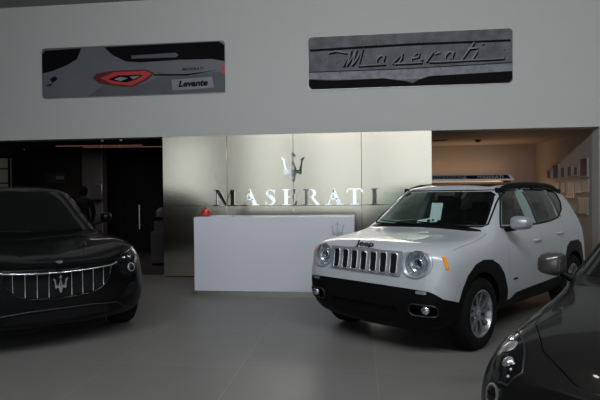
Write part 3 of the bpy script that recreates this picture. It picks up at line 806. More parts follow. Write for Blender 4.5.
    # hood and doors cut out as their own panels
    def split(poly, axis, a, b, name, gap=.004):
        nonlocal pt
        part = boolean(pt.copy(), cutprism(poly, axis, a, b), 'INTERSECT')
        cx = sum(p[0] for p in poly)/len(poly); cy = sum(p[1] for p in poly)/len(poly)
        big = [(u+math.copysign(gap, u-cx), v+math.copysign(gap, v-cy)) for u, v in poly]
        sg = 1 if b > a else -1
        pt = boolean(pt, cutprism(big, axis, a, b))
        return body_part(name, part, M['whitepaint'], root)
    hood = split([(.9,-.775),(.9,.775),(.45,.80),(0,.80),(-.32,.775),(-.28,.5),(-.255,0),(-.28,-.5),(-.32,-.775),(0,-.80),(.45,-.80)], 'z', 1.0, 1.18, 'hood', .007)
    hood['label'] = 'white hood with clamshell edge'
    fd = [(-.62,.46),(-1.48,.475),(-1.50,1.1),(-1.51,1.62),(-1.02,1.605),(-.90,1.56),(-.60,1.17),(-.60,.8)]
    rdp = [(-1.50,.475),(-1.98,.49),(-2.12,.72),(-2.28,.93),(-2.30,1.2),(-2.31,1.615),(-1.525,1.62),(-1.52,1.1)]
    def half(me, s):
        bm = bmesh.new(); bm.from_mesh(me)
        bmesh.ops.delete(bm, geom=[v for v in bm.verts if v.co.y*s < 0], context='VERTS')
        m2 = bpy.data.meshes.new('h'); bm.to_mesh(m2); bm.free(); return m2
    for poly, nm in ((fd, 'front_door'), (rdp, 'rear_door')):
        cx = sum(p[0] for p in poly)/len(poly); cy = sum(p[1] for p in poly)/len(poly)
        big = [(u+math.copysign(.004, u-cx), v+math.copysign(.004, v-cy)) for u, v in poly]
        both = boolean(pt.copy(), prism_bm(cutprism(poly, 'y', .52, 1.1), poly, 'y', -1.1, -.52), 'INTERSECT')
        pt = boolean(pt, prism_bm(cutprism(big, 'y', .515, 1.1), big, 'y', -1.1, -.515))
        for s in (1, -1):
            d = body_part(nm, half(both, s), M['whitepaint'], root)
            hx = -1.36 if nm == 'front_door' else -2.08
            hz = .985 if nm == 'front_door' else 1.025
            h0, n0 = cast(bvh, 'y', s, hx, hz)
            tube('door_handle', [h0+Vector((.09, -s*.004, 0)), h0+Vector((.075, s*.028, 0)), h0+Vector((-.075, s*.028, 0)), h0+Vector((-.09, -s*.004, 0))], .014, M['whitepaint'], d)
    body_part('body', pt, M['whitepaint'], root)
    body_part('lower_cladding', cl, M['black'], root)['label'] = 'black plastic bumper, arches and sills'
    # glass
    patch('windshield', ws, 'x', 1, bvh, -.002, .004, M['carglass'], root, .06)
    # black ceramic border of the windscreen
    n = 0
    for p in (fw, rw, qw):
        for s in (1, -1): patch('side_window', p, 'y', s, bvh, .003, .004, M['carglass' if n < 2 else 'rearglass'], root, .06); n += 1
    patch('rear_window', [(-.55,1.17),(.55,1.17),(.48,1.50),(-.48,1.50)], 'x', -1, bvh, .002, .004, M['rearglass'], root, .08)
    # window surrounds
    for s in (1, -1):
        line_on('window_trim', sw, 'y', s, bvh, .002, .011, M['black'], root, .05, True)
        for xx, za, zb in ((-1.53, 1.155, 1.595), (-2.30, 1.215, 1.59)):
            patch('pillar_trim', [(xx-.035, za), (xx+.035, za), (xx+.035, zb), (xx-.035, zb)], 'y', s, bvh, .006, .006, M['blackgloss'], root, .08)
    line_on('windshield_seal', ws, 'x', 1, bvh, .001, .010, M['black'], root, .05, True)
    patch('cowl', [(-.265,-.3),(-.28,-.6),(-.33,-.72),(-.35,-.70),(-.33,-.3),(-.325,.3),(-.35,.70),(-.33,.72),(-.28,.6),(-.265,.3)], 'z', 1, bvh, .004, .006, M['black'], root, .06)
    patch('roof_glass', rrect(-1.62, -.93, -.50, .50, .05), 'z', 1, bvh, .004, .006, M['roofglass'], root, .08)
    patch('roof_glass', rrect(-2.45, -1.68, -.50, .50, .05), 'z', 1, bvh, .004, .006, M['roofglass'], root, .08)
    # roof rails
    for s in (1, -1):
        pts = []; rr = []
        for i in range(21):
            u = i/20; x = -.90-u*1.95
            h0, n0 = cast(bvh, 'z', 1, x, s*.61)
            lift = .052*min(1, math.sin(PI*min(u, 1-u)*2.2) if min(u, 1-u) < .227 else 1)
            pts.append(h0+Vector((0, 0, lift+.004))); rr.append(.016+.014*math.sin(PI*u)**.4 if 0 < u < 1 else .012)
        r = tube('roof_rail', pts, .018, M['black'], root, 10, False, rr)
        for u in (.03, .52, .97):
            x = -.90-u*1.95; h0, n0 = cast(bvh, 'z', 1, x, s*.61)
            box('rail_foot', x-.06, x+.06, s*.61-.016, s*.61+.016, h0.z-.01, h0.z+.05, M['black'], r, .008)
    # grille panel
    gp = [(-.50,.78),(.50,.78),(.60,.745),(.70,.765),(.755,.83),(.765,.93),(.745,.985),(.60,1.0),(0,1.004),(-.60,1.0),(-.745,.985),(-.765,.93),(-.755,.83),(-.70,.765),(-.60,.745)]
    def notch(poly):
        return poly
    # panel split into centre grille and the two lamp surrounds so that the lamps stay open
    gc = patch('grille', [(-.44,.757),(.44,.757),(.445,.80),(.445,.985),(0,.992),(-.445,.985),(-.445,.80)], 'x', 1, bvh, .014, .016, M['satin'], root, .05)
    gc['label'] = 'silver grille panel with seven slots'
    for k in range(7):
        y = (k-3)*.12
        sl = rrect(y-.034, y+.034, .775, .965, .02)
        so = patch('grille_slot', sl, 'x', 1, bvh, .0155, .003, M['ink'], gc, .05)
        line_on('slot_rim', rrect(y-.038, y+.038, .771, .969, .024), 'x', 1, bvh, .018, .0075, M['chrome'], gc, .05, True, 8)
    for s in (1, -1):
        out = []
        # surround: ring between outer outline and the lamp circle
        bmr = bmesh.new(); N_ = 48; rows = []
        for k in range(N_):
            a = 2*PI*k/N_; cy, cz = s*.59, .885
            oy = cy+math.cos(a)*.155; oz = cz+math.sin(a)*.130
            oz = min(oz, .988); oz = max(oz, .752); 
            iy = cy+math.cos(a)*.113; iz = cz+math.sin(a)*.113
            iz = min(iz, .984)
            row = []
            for (yy, zz, off) in ((oy, oz, -.004), (oy, oz, .012), (iy*.3+oy*.7, iz*.3+oz*.7, .014), (iy, iz, .002)):
                h0, n0 = cast(bvh, 'x', 1, yy, zz); q = h0+Vector((1, 0, 0))*off; row.append(bmr.verts.new(q))
            row.append(bmr.verts.new((row[-1].co.x-.05, iy, iz)))
            rows.append(row)
        for k in range(N_):
            A_, B_ = rows[k], rows[(k+1)%N_]
            for j in range(4): bmr.faces.new((A_[j], A_[j+1], B_[j+1], B_[j]))
            bmr.faces.new((A_[4], A_[0], B_[0], B_[4]))
        hd = bm_obj('headlight', bmr, M['satin'], root, 35)
        hx = cast(bvh, 'x', 1, s*.59, .885)[0].x
        bowl = lathe('reflector', [(.108, 0), (.10, -.03), (.07, -.055), (.03, -.065), (.03, -.068), (.112, -.068), (.112, 0)], M['chrome'], hd, 'x', 36, (hx-.02, s*.59, .885), closed=True)
        lathe('bulb_shield', [(.045, 0), (.045, .03), (.038, .035), (.038, .0)], M['chrome'], hd, 'x', 28, (hx-.07, s*.59, .885), closed=True)
        lathe('projector', [(.036, 0), (.034, .014), (.022, .026), (.006, .03)], M['darkmetal'], hd, 'x', 28, (hx-.08, s*.59, .885))
        lathe('inner_ring', [(.085, 0), (.088, .006), (.092, 0), (.088, -.004)], M['satin'], hd, 'x', 36, (hx-.035, s*.59, .885), closed=True)
        prof = [(.110, -.004), (.104, .006), (.08, .018), (.04, .026), (.002, .028), (.002, .025), (.04, .023), (.08, .015), (.104, .003), (.108, -.006)]
        lathe('lens', prof, M['lens'], hd, 'x', 36, (hx-.006, s*.59, .885), closed=True)
        mk = rrect(.548, .578, .84, .955, .013)
        patch('side_marker', mk, 'y', s, bvh, .010, .012, M['amber'], root, .04)
        fg = lathe('fog_light', [(.036, -.03), (.04, .0), (.036, .004), (.028, .012), (.006, .016)], M['chrome'], root, 'x', 28, (.70, s*.69, .468))
        lathe('fog_lens', [(.030, .0165), (.02, .022), (.004, .025)], M['lens'], fg, 'x', 24)
        line_on('fog_bezel', rrect(s*.665-.128, s*.665+.128, .412, .518, .042), 'x', 1, bvh, .004, .008, M['darkmetal'], root, .03, True)
        patch('running_light', rrect(s*.66-.052, s*.66+.052, .615, .645, .012), 'x', 1, bvh, .006, .01, M['chrome'], root, .03)
        # door mirror
        mm = mirror_housing(root, (-.66, s*1.0, 1.215), (.10, .105, .070), s, M['satin'], stalk=(-.02, -.18, -.075)) if s > 0 else mirror_housing(root, (-.92, -.925, 1.20), (.06, .05, .070), s, M['satin'], stalk=(.05, -.10, -.06))
        patch('sill_badge', [(-.80,.60),(-.70,.60),(-.70,.62),(-.80,.62)], 'y', s, bvh, .004, .006, M['ink'], root, .05)
    h0, n0 = cast(bvh, 'x', 1, 0, 1.015)
    em = text('hood_lettering', 'Jeep', .088, M['ink'], root, h0+n0*.008+Vector((.006, -.01, .012)), (math.radians(56), 0, PI/2), .004, 0, .001, sx=1.45)
    # wipers
    for y0, y1 in ((.55, -.05), (-.02, -.62)):
        p = []
        for i in range(7):
            yy = y0+(y1-y0)*i/6; zz = 1.168+.03*i/6
            q, nn = cast(bvh, 'x', 1, yy, zz); p.append(q+nn*.016)
        tube('wiper', p, .007, M['black'], root)
    # interior
    for s in (1, -1):
        st = roundbox('seat', (-1.30, s*.36, .72), (.25, .24, .09), M['seat'], root, .05)
        roundbox('backrest', (-.27, 0, .33), (.07, .22, .28), M['seat'], st, .05, (0, -.25, 0))
        roundbox('headrest', (-.36, 0, .68), (.045, .12, .075), M['seat'], st, .035, (0, -.1, 0))
    rs = roundbox('rear_seat', (-2.15, 0, .70), (.24, .60, .09), M['seat'], root, .05)
    roundbox('backrest', (-.27, 0, .32), (.07, .60, .28), M['seat'], rs, .05, (0, -.2, 0))
    for y in (-.38, .38): roundbox('headrest', (-.34, y, .64), (.04, .12, .06), M['seat'], rs, .03)
    roundbox('dashboard', (-.60, 0, .96), (.14, .72, .12), M['seat'], root, .05)
    sw_ = lathe('steering_wheel', [(.18, -.012), (.195, 0), (.18, .012), (.165, 0)], M['black'], root, 'x', 36, (-.84, .36, 1.03), (0, .4, 0), closed=True)
    lathe('wheel_boss', [(.05, -.02), (.05, .02)], M['black'], sw_, 'x', 20)
    bm = bmesh.new()
    for a in (0, PI, -PI/2): tube_bm(bm, [(0, 0, 0), (0, math.cos(a)*.17, math.sin(a)*.17)], .012)
    bm_obj('wheel_spoke', bm, M['black'], sw_)
    roundbox('rearview_mirror', (-.86, 0, 1.47), (.015, .11, .032), M['black'], root, .012)
    for s in (1, -1):
        wheel(root, -.01, s*.78, .352, .232, .225, 5, s, .13)
        wheel(root, -2.57, s*.775, .352, .232, .225, 5, s, .13)
    box('underbody', -2.9, .55, -.5, .5, .225, .30, M['black'], root)
    # rear
    for s in (1, -1):
        patch('tail_lamp', rrect(s*.68-.09, s*.68+.09, .93, 1.13, .03), 'x', -1, bvh, .01, .012, M['red'], root, .05)
    return root
suv = white_suv()
# papers behind the windscreen
def carpoint(root, p):
    return Matrix.Translation(root.location) @ Matrix.Rotation(root.rotation_euler.z, 4, 'Z') @ Vector(p)
o = tag(box('paper_sheet', -.002, .002, -.075, .075, -.105, .105, M['paper']), 'pale blue sheet of paper hanging inside the white car windscreen', 'paper')
o.location = carpoint(suv, (-.74, -.06, 1.315)); o.rotation_euler = (0, -.3, -2.2764)
o = thing('dashboard_card', 'white printed card propped on the white car dashboard', 'card', carpoint(suv, (-.60, -.10, 1.205)), -2.2764)
box('card', -.002, .002, -.135, .135, -.032, .032, M['paper'], o).rotation_euler = (.2, -.5, 0)
q = box('printed_spot', -.001, .001, -.02, .02, -.015, .015, M['ink'], o); q.location = (.012, .03, .006); q.rotation_euler = (.13, -.5, 0)
q = box('printed_spot', -.001, .001, -.012, .012, -.012, .012, M['ink'], o); q.location = (.012, .09, .018); q.rotation_euler = (.13, -.5, 0)

# ================================================================== BLACK SUV
def black_suv():
    root = thing('large_suv', 'glossy black SUV with slatted oval grille and trident badge', 'car', (-3.5639, 5.4208, 0), -.80333)
    def xf(y, z):
        k = [(.2, .80), (.3, .86), (.4, .93), (.55, .955), (.72, .945), (.82, .925), (.88, .87), (.95, .72)]
        for (a, b), (c, d) in zip(k[:-1], k[1:]):
            if z <= c: v = b+(d-b)*(max(z, a)-a)/(c-a); break
        else: v = k[-1][1]
        return v-.13*(abs(y)/.8)**3
    low = [(.984,.55),(.965,.36),(.86,.20),(0,.18)]
    R = [
     ring(xf, [(0,.825),(.25,.825),(.46,.82),(.60,.80),(.67,.72),(.68,.58),(.64,.42),(.5,.30),(0,.29)]),
     ring(lambda y, z: xf(y, z)-.05, [(0,.885),(.3,.885),(.60,.88),(.76,.86),(.835,.77),(.85,.58),(.83,.38),(.7,.24),(0,.22)]),
     ring(.58, [(0,.925),(.35,.93),(.66,.955),(.84,.975),(.93,.82),(.95,.56),(.93,.36),(.82,.20),(0,.19)]),
     ring(.30, [(0,.955),(.36,.965),(.70,1.005),(.88,1.035),(.955,.86),(.98,.56),(.955,.36),(.85,.2),(0,.18)]),
     ring(-.10, [(0,.995),(.38,1.005),(.72,1.04),(.885,1.06),(.962,.88)]+low),
     ring(lambda y, z: -.34-.14*(y/.7)**2, [(0,1.05),(.38,1.048),(.73,1.045),(.87,1.05),(.96,.91)]+low),
     ring(lambda y, z: -.40-.14*(y/.7)**2, [(0,1.10),(.40,1.095),(.775,1.085),(.865,1.055),(.955,.92)]+low),
     ring(lambda y, z: -1.06-.12*(y/.6)**2, [(0,1.60),(.38,1.595),(.645,1.56),(.83,1.08),(.95,.94)]+low),
     ring(lambda y, z: -1.25-.12*(y/.6)**2, [(0,1.66),(.38,1.65),(.66,1.61),(.83,1.09),(.95,.94)]+low),
     ring(-2.0, [(0,1.70),(.38,1.69),(.665,1.64),(.83,1.11),(.95,.95)]+low),
     ring(-2.8, [(0,1.65),(.38,1.64),(.60,1.585),(.82,1.14),(.95,.97)]+low),
     ring(-3.4, [(0,1.54),(.36,1.53),(.55,1.47),(.78,1.16),(.94,1.0),(.975,.6),(.95,.40),(.84,.26),(0,.24)]),
     ring(-3.82, [(0,1.24),(.36,1.23),(.56,1.19),(.74,1.08),(.86,.96),(.90,.62),(.88,.42),(.78,.3),(0,.28)]),
     ring(lambda y, z: -4.0+.1*(y/.6)**2, [(0,1.08),(.3,1.075),(.46,1.05),(.58,.98),(.66,.88),(.68,.64),(.66,.48),(.56,.36),(0,.34)]),
    ]
    full = loft_mesh(R, 3); bvh = bvh_of(full); me = full.copy()
    for x in (0, -3.004):
        for s in (1, -1):
            b = bmesh.new(); lathe_bm(b, [(.42, .55*s), (.42, 1.15*s)], 44, 'y'); bmesh.ops.translate(b, verts=b.verts[:], vec=(x, 0, .39)); me = boolean(me, b)
    # grille opening, recessed
    go = [(-.50,.80),(0,.785),(.50,.80),(.475,.70),(.42,.61),(.30,.55),(0,.53),(-.30,.55),(-.42,.61),(-.475,.70)]
    me = boolean(me, cutprism(go, 'x', .80, 1.2))
    def split(poly, axis, a, b, name, gap=.004):
        nonlocal me
        part = boolean(me.copy(), cutprism(poly, axis, a, b), 'INTERSECT')
        cx = sum(p[0] for p in poly)/len(poly); cy = sum(p[1] for p in poly)/len(poly)
        me = boolean(me, cutprism([(u+math.copysign(gap, u-cx), v+math.copysign(gap, v-cy)) for u, v in poly], axis, a, b))
        return body_part(name, part, M['blackpaint'], root)
    split([(.84,-.40),(.86,0),(.84,.40),(.70,.64),(.40,.78),(0,.80),(-.40,.76),(-.34,.4),(-.31,0),(-.34,-.4),(-.40,-.76),(0,-.80),(.40,-.78),(.70,-.64)], 'z', .865, 1.12, 'hood')
    for s in (1, -1):
        for poly, nm in (([(-.60,.33),(-1.75,.33),(-1.78,1.0),(-.58,1.0)], 'front_door'), ([(-1.765,.33),(-2.5,.33),(-2.66,.7),(-2.85,.9),(-2.9,1.0),(-1.795,1.0)], 'rear_door')):
            d = split(poly, 'y', s*.6, s*1.1, nm)
            h0, n0 = cast(bvh, 'y', s, (-1.62 if nm == 'front_door' else -2.7), .93)
            tube('door_handle', [h0+Vector((.1, -s*.004, 0)), h0+Vector((.08, s*.03, 0)), h0+Vector((-.08, s*.03, 0)), h0+Vector((-.1, -s*.004, 0))], .014, M['blackpaint'], d)
    body_part('body', me, M['blackpaint'], root)
    patch('windshield', [(-.74,1.11),(.74,1.11),(.775,1.14),(.655,1.52),(.60,1.575),(.3,1.60),(-.3,1.60),(-.60,1.575),(-.655,1.52),(-.775,1.14)], 'x', 1, bvh, .003, .006, M['darkglass'], root, .06)
    for s in (1, -1):
        for p in ([(-.72,1.12),(-1.75,1.12),(-1.75,1.60),(-1.50,1.585),(-1.3,1.52)], [(-1.82,1.125),(-2.6,1.15),(-2.55,1.58),(-2.1,1.61),(-1.82,1.605)], [(-2.67,1.16),(-3.2,1.22),(-3.0,1.44),(-2.62,1.56)]):
            patch('side_window', p, 'y', s, bvh, .003, .006, M['darkglass'], root, .07)
    gr = patch('grille', [(y*.985, .667+(z-.667)*.97) for y, z in go], 'x', 1, bvh, -.045, .01, M['ink'], root, .05)
    gr['label'] = 'oval black grille with thin upright chrome bars'
    for y in (-.42,-.315,-.21,-.105,.105,.21,.315,.42):
        zt = .79; zb = .545 + .62*abs(y)**3
        p = []
        for i in range(7):
            z = zt+(zb-zt)*i/6; q, n0 = cast(bvh, 'x', 1, y, z); p.append(q+Vector((-.02, 0, 0)))
        tube('grille_bar', p, .006, M['chrome'], gr, radii=[.004]*5+[.007]*2)
    q, n0 = cast(bvh, 'x', 1, 0, .68)
    tr = prism('trident_badge', trident_polys(.175, 0, .675), 'x', q.x-.03, q.x-.012, M['chrome'], gr)
    line_on('chrome_strip', [(-.60,.845),(-.50,.815),(-.25,.797),(0,.79),(.25,.797),(.50,.815),(.56,.835)], 'x', 1, bvh, .006, .009, M['chrome'], root, .03)
    line_on('grille_rim', go[2:], 'x', 1, bvh, .002, .008, M['blackgloss'], root, .03)
    line_on('splitter_trim', [(-.66,.34),(-.56,.41),(-.30,.43),(0,.43),(.30,.43),(.56,.41),(.66,.34)], 'x', 1, bvh, .004, .006, M['darkmetal'], root, .04)
    patch('lower_intake', [(-.50,.27+.05),(.50,.32),(.44,.40),(-.44,.40)], 'x', 1, bvh, .003, .006, M['ink'], root, .05)
    h0, n0 = cast(bvh, 'x', 1, 0, .878)
    bd = lathe('hood_badge', [(.030, 0), (.032, .006), (.024, .008)], M['chrome'], root, 'z', 24, h0+n0*.002); bd.rotation_euler = n0.to_track_quat('Z', 'Y').to_euler()
    for s in (1, -1):
        hl = [(s*.54,.845),(s*.66,.835),(s*.78,.85),(s*.845,.89),(s*.86,.945),(s*.80,.935),(s*.68,.895),(s*.56,.862)]
        h = patch('headlight', hl, 'x', 1, bvh, .003, .008, M['darkglass'], root, .03)
        for yy in (.66, .73): 
            q, n0 = cast(bvh, 'x', 1, s*yy, .868); ellipsoid('projector', q, (.012, .022, .016), M['chrome'], h, u=14, v=10)
        line_on('daylight_strip', [(s*.70,.91),(s*.79,.938),(s*.85,.95)], 'x', 1, bvh, .006, .004, M['satin'], h)
        q, n0 = cast(bvh, 'x', 1, s*.725, .765)
        fl = lathe('round_lamp', [(.046, 0), (.048, .008), (.040, .012)], M['satin'], root, 'z', 28, q-n0*.002); fl.rotation_euler = n0.to_track_quat('Z', 'Y').to_euler()
        lathe('lamp_lens', [(.038, .0125), (.03, .02), (.008, .025)], M['blackgloss'], fl, 'z', 28)
        patch('side_vent', [(s*.60,.45),(s*.78,.47),(s*.80,.62),(s*.70,.60)], 'x', 1, bvh, .003, .006, M['ink'], root, .04)
        mirror_housing(root, (-1.0, s*1.0, 1.245), (.09, .07, .065), s, M['blackpaint'], stalk=(-.02, -.22, -.10))
        wheel(root, 0, s*.84, .375, .262, .265, 5, s, .12, M['darkmetal'])
        wheel(root, -3.004, s*.84, .375, .262, .265, 5, s, .12, M['darkmetal'])
        patch('tail_lamp', [(s*.40,.96),(s*.80,.93),(s*.80,1.02),(s*.45,1.03)], 'x', -1, bvh, .003, .006, M['red'], root, .06)
        line_on('hood_crease', [(.55, s*.30), (.1, s*.44), (-.30, s*.56)], 'z', 1, bvh, -.003, .008, M['blackpaint'], root, .05)
    box('underbody', -3.5, .6, -.5, .5, .17, .26, M['black'], root)
    for y0, y1 in ((.55, -.05), (-.02, -.62)):
        p = []
        for i in range(7):
            q, nn = cast(bvh, 'x', 1, y0+(y1-y0)*i/6, 1.112+.03*i/6); p.append(q+nn*.012)
        tube('wiper', p, .007, M['black'], root)
    return root
black_suv()

# ================================================================== GREY HATCHBACK
def grey_hatch():
    root = thing('hatchback', 'dark grey hatchback with round-edged lamps at the right corner', 'car', (1.5692+.02, 2.66416+.02, 0), -2.29612)
    def xf(y, z):
        k = [(.15, .78), (.25, .83), (.4, .87), (.55, .862), (.64, .825), (.72, .75), (.8, .6)]
        for (a, b), (c, d) in zip(k[:-1], k[1:]):
            if z <= c: v = b+(d-b)*(max(z, a)-a)/(c-a); break
        else: v = k[-1][1]
        return v-.17*(abs(y)/.75)**2.4
    low = [(.899,.50),(.88,.32),(.80,.18),(0,.16)]
    R = [
     ring(xf, [(0,.665),(.2,.665),(.38,.655),(.50,.63),(.57,.56),(.58,.44),(.55,.32),(.42,.24),(0,.23)]),
     ring(lambda y, z: xf(y, z)-.06, [(0,.725),(.28,.725),(.50,.71),(.65,.68),(.735,.58),(.755,.44),(.73,.30),(.6,.19),(0,.18)]),
     ring(.50, [(0,.80),(.3,.798),(.56,.785),(.73,.75),(.83,.62),(.86,.46),(.84,.30),(.74,.18),(0,.16)]),
     ring(.20, [(0,.86),(.32,.858),(.60,.845),(.77,.805),(.86,.67),(.89,.49),(.87,.31),(.78,.18),(0,.16)]),
     ring(-.15, [(0,.915),(.34,.912),(.62,.897),(.785,.855),(.865,.72)]+low),
     ring(lambda y, z: -.32-.18*(y/.7)**2, [(0,.96),(.37,.953),(.73,.94),(.825,.895),(.88,.75)]+low),
     ring(lambda y, z: -.38-.20*(y/.7)**2, [(0,.995),(.38,.988),(.77,.975),(.845,.925),(.885,.765)]+low),
     ring(lambda y, z: -.95-.12*(y/.6)**2, [(0,1.39),(.38,1.385),(.735,1.355),(.85,.96),(.87,.80)]+low),
     ring(lambda y, z: -1.15-.12*(y/.6)**2, [(0,1.45),(.38,1.44),(.72,1.40),(.84,.97),(.87,.80)]+low),
     ring(-1.9, [(0,1.485),(.37,1.475),(.68,1.42),(.79,.97),(.87,.82)]+low),
     ring(-2.5, [(0,1.44),(.36,1.43),(.60,1.37),(.78,1.0),(.87,.85)]+low),
     ring(-3.0, [(0,1.35),(.34,1.34),(.50,1.28),(.74,1.02),(.87,.88),(.89,.55),(.87,.36),(.78,.22),(0,.2)]),
     ring(-3.28, [(0,1.12),(.32,1.11),(.48,1.06),(.68,.98),(.80,.86),(.83,.58),(.81,.4),(.7,.26),(0,.24)]),
     ring(lambda y, z: -3.45+.12*(y/.6)**2, [(0,.98),(.28,.975),(.42,.95),(.54,.9),(.62,.8),(.64,.6),(.62,.46),(.52,.34),(0,.32)]),
    ]
    full = loft_mesh(R, 3); bvh = bvh_of(full); me = full.copy()
    for x in (0, -2.634):
        for s in (1, -1):
            b = bmesh.new(); lathe_bm(b, [(.36, .52*s), (.36, 1.1*s)], 44, 'y'); bmesh.ops.translate(b, verts=b.verts[:], vec=(x, 0, .335)); me = boolean(me, b)
    def split(poly, axis, a, b, name, gap=.004):
        nonlocal me
        part = boolean(me.copy(), cutprism(poly, axis, a, b), 'INTERSECT')
        cx = sum(p[0] for p in poly)/len(poly); cy = sum(p[1] for p in poly)/len(poly)
        me = boolean(me, cutprism([(u+math.copysign(gap, u-cx), v+math.copysign(gap, v-cy)) for u, v in poly], axis, a, b))
        return body_part(name, part, M['greypaint'], root)
    split([(.80,-.12),(.80,.12),(.68,.30),(.52,.49),(.22,.66),(-.10,.73),(-.50,.72),(-.38,.4),(-.33,0),(-.38,-.4),(-.50,-.72),(-.10,-.73),(.22,-.66),(.52,-.49),(.68,-.30)], 'z', .70, 1.02, 'hood')
    for s in (1, -1):
        for poly, nm in (([(-.58,.28),(-1.50,.28),(-1.53,.88),(-.56,.88)], 'front_door'), ([(-1.515,.28),(-2.2,.28),(-2.35,.6),(-2.5,.8),(-2.5,.9),(-1.545,.88)], 'rear_door')):
            split(poly, 'y', s*.55, s*1.1, nm)
    body_part('body', me, M['greypaint'], root)
    patch('windshield', [(-.72,.99),(.72,.99),(.77,1.005),(.735,1.25),(.66,1.345),(.3,1.375),(-.3,1.375),(-.66,1.345),(-.735,1.25),(-.77,1.005)], 'x', 1, bvh, .003, .006, M['darkglass'], root, .05)
    for s in (1, -1):
        line_on('pillar_trim', [(s*.815,.965),(s*.80,1.06),(s*.76,1.22),(s*.71,1.34)], 'x', 1, bvh, .004, .011, M['blackgloss'], root, .04)
        for p in ([(-.80,.985),(-1.5,.99),(-1.5,1.37),(-1.35,1.35)], [(-1.57,.99),(-2.3,1.03),(-2.1,1.35),(-1.57,1.375)]):
            patch('side_window', p, 'y', s, bvh, .003, .006, M['darkglass'], root, .07)
        # headlight housing, seen from above: reaches back along the wing
        hp = [(.66, s*.53),(.56, s*.565),(.45, s*.62),(.36, s*.685),(.30, s*.73),(.33, s*.76),(.45, s*.76),(.57, s*.725),(.65, s*.67),(.69, s*.59)]
        hl = patch('headlight', hp, 'z', 1, bvh, .004, .010, M['darkglass'], root, .03)
        line_on('headlight_rim', hp, 'z', 1, bvh, .003, .006, M['darkmetal'], hl, .03, True)
        for (px_, py_, r_) in ((.49, .675, .045), (.59, .635, .03), (.41, .705, .022)):
            h0, n0 = cast(bvh, 'z', 1, px_, s*py_)
            e = lathe('lamp_projector', [(r_, 0), (r_*1.05, .004), (r_*.8, .012), (r_*.3, .018)], M['chrome'], hl, 'z', 24, h0+n0*.002); e.rotation_euler = n0.to_track_quat('Z', 'Y').to_euler()
        for k in range(3):
            h0, n0 = cast(bvh, 'z', 1, .66-.028*k, s*.600); ellipsoid('lamp_segment', h0, (.014, .009, .008), M['satin'], hl, u=12, v=8)
        h0, n0 = cast(bvh, 'x', 1, s*.675, .545)
        e = lathe('round_lamp', [(.052, 0), (.055, .008), (.045, .012)], M['chrome'], root, 'z', 28, h0-n0*.001); e.rotation_euler = n0.to_track_quat('Z', 'Y').to_euler()
        lathe('lamp_lens', [(.042, .0125), (.03, .02), (.008, .025)], M['blackgloss'], e, 'z', 28)
        mo = mirror_housing(root, (-.62, s*.915, 1.045), (.11, .085, .080), s, M['mirrorgrey'], stalk=(-.04, -.15, -.11))
        wheel(root, 0, s*.775, .318, .22, .215, 5, s, .12)
        wheel(root, -2.634, s*.775, .318, .22, .215, 5, s, .12)
        patch('tail_lamp', [(s*.50,.84),(s*.62,.80),(s*.60,.92),(s*.50,.93)], 'x', -1, bvh, .003, .006, M['red'], root, .05)
    gr = patch('grille', [(-.20,.645),(.20,.645),(0,.34)], 'x', 1, bvh, .003, .006, M['ink'], root, .04)
    line_on('grille_rim', [(-.21,.65),(.21,.65),(0,.33)], 'x', 1, bvh, .005, .009, M['chrome'], gr, .04, True)
    patch('lower_intake', [(.26,.30),(.56,.32),(.56,.44),(.22,.44)], 'x', 1, bvh, .003, .006, M['ink'], root, .05)
    patch('lower_intake', [(-.26,.30),(-.56,.32),(-.56,.44),(-.22,.44)], 'x', 1, bvh, .003, .006, M['ink'], root, .05)
    box('underbody', -3.0, .45, -.5, .5, .15, .24, M['black'], root)
    return root
grey_hatch()

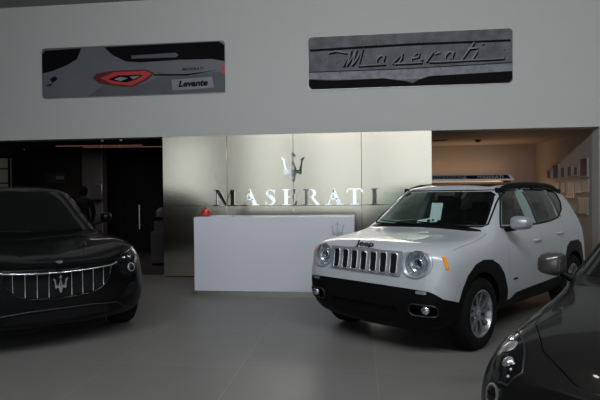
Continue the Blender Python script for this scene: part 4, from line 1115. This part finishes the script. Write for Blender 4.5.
# ================================================================== LIGHT
sc = bpy.context.scene
wd = bpy.data.worlds.new('World'); sc.world = wd; wd.use_nodes = True
bg = wd.node_tree.nodes['Background']; bg.inputs['Color'].default_value = (.86, .93, 1., 1); bg.inputs['Strength'].default_value = 1.55
def area(name, loc, rot, sx, sy, power, col, portal=False, spread=PI):
    l = bpy.data.lights.new(name, 'AREA'); l.shape = 'RECTANGLE'; l.size = sx; l.size_y = sy; l.energy = power; l.color = col
    l.spread = spread
    if portal: l.cycles.is_portal = True
    o = bpy.data.objects.new(name, l); link(o); o.location = loc; o.rotation_euler = rot
    return o
area('window_portal', (-.75, -5.9, 2.36), (PI/2, 0, 0), 19.5, 4.48, 1, (1, 1, 1), True)
area('added_wall_fill', (.5, 1.2, 5.12), (math.radians(62), 0, 0), 9., .5, 400, (.94, .97, 1.))  # unseen fill light, added to brighten the upper wall and desk
area('glazed_room_tube_light', (-5.7, 10.9, 2.6), (0, 0, .1), 1.8, .06, 9, (1., .86, .78))
area('recess_cove_light', (2.25, 12.3, 1.86), (PI, 0, 0), 2.2, .25, 5, (1., .62, .36))
def point(name, loc, power, r, col=(1, .93, .85)):
    l = bpy.data.lights.new(name, 'POINT'); l.energy = power; l.shadow_soft_size = r; l.color = col
    o = bpy.data.objects.new(name, l); link(o); o.location = loc; return o
point('ceiling_spot', (1.0, 5.0, 5.0), 3, .05); point('ceiling_spot', (3.0, 2.0, 5.0), 3, .05)
point('ceiling_spot', (-3.0, 3.0, 5.0), 3, .05); point('ceiling_spot', (5.0, 6.0, 5.0), 3, .05)
point('recess_lamp', (3.3, 12.0, 1.5), 7, .12, (1., .55, .28))

# ================================================================== CAMERA
f, pitch, roll, yaw, H = 516.05, -.0122, -.0097, -.1176, 1.5445
fw = Vector((math.sin(yaw)*math.cos(pitch), math.cos(yaw)*math.cos(pitch), math.sin(pitch)))
r = Vector((math.cos(yaw), -math.sin(yaw), 0)); u = r.cross(fw)
r2 = r*math.cos(roll)+u*math.sin(roll); u2 = u*math.cos(roll)-r*math.sin(roll)
cam = bpy.data.cameras.new('Camera'); cam.sensor_fit = 'HORIZONTAL'; cam.sensor_width = 36; cam.lens = f*36/600; cam.clip_start = .05
co = bpy.data.objects.new('Camera', cam); link(co)
mt = Matrix((r2, u2, -fw)).transposed().to_4x4(); mt.translation = Vector((0, 0, H)); co.matrix_world = mt
sc.camera = co
sc.view_settings.view_transform = 'Standard'; sc.view_settings.look = 'None'; sc.view_settings.gamma = 1
sc.view_settings.use_curve_mapping = False; sc.view_settings.exposure = 0.0
sc.cycles.use_denoising = True
sc.cycles.max_bounces = 10; sc.cycles.diffuse_bounces = 5; sc.cycles.transparent_max_bounces = 16; sc.cycles.caustics_reflective = False
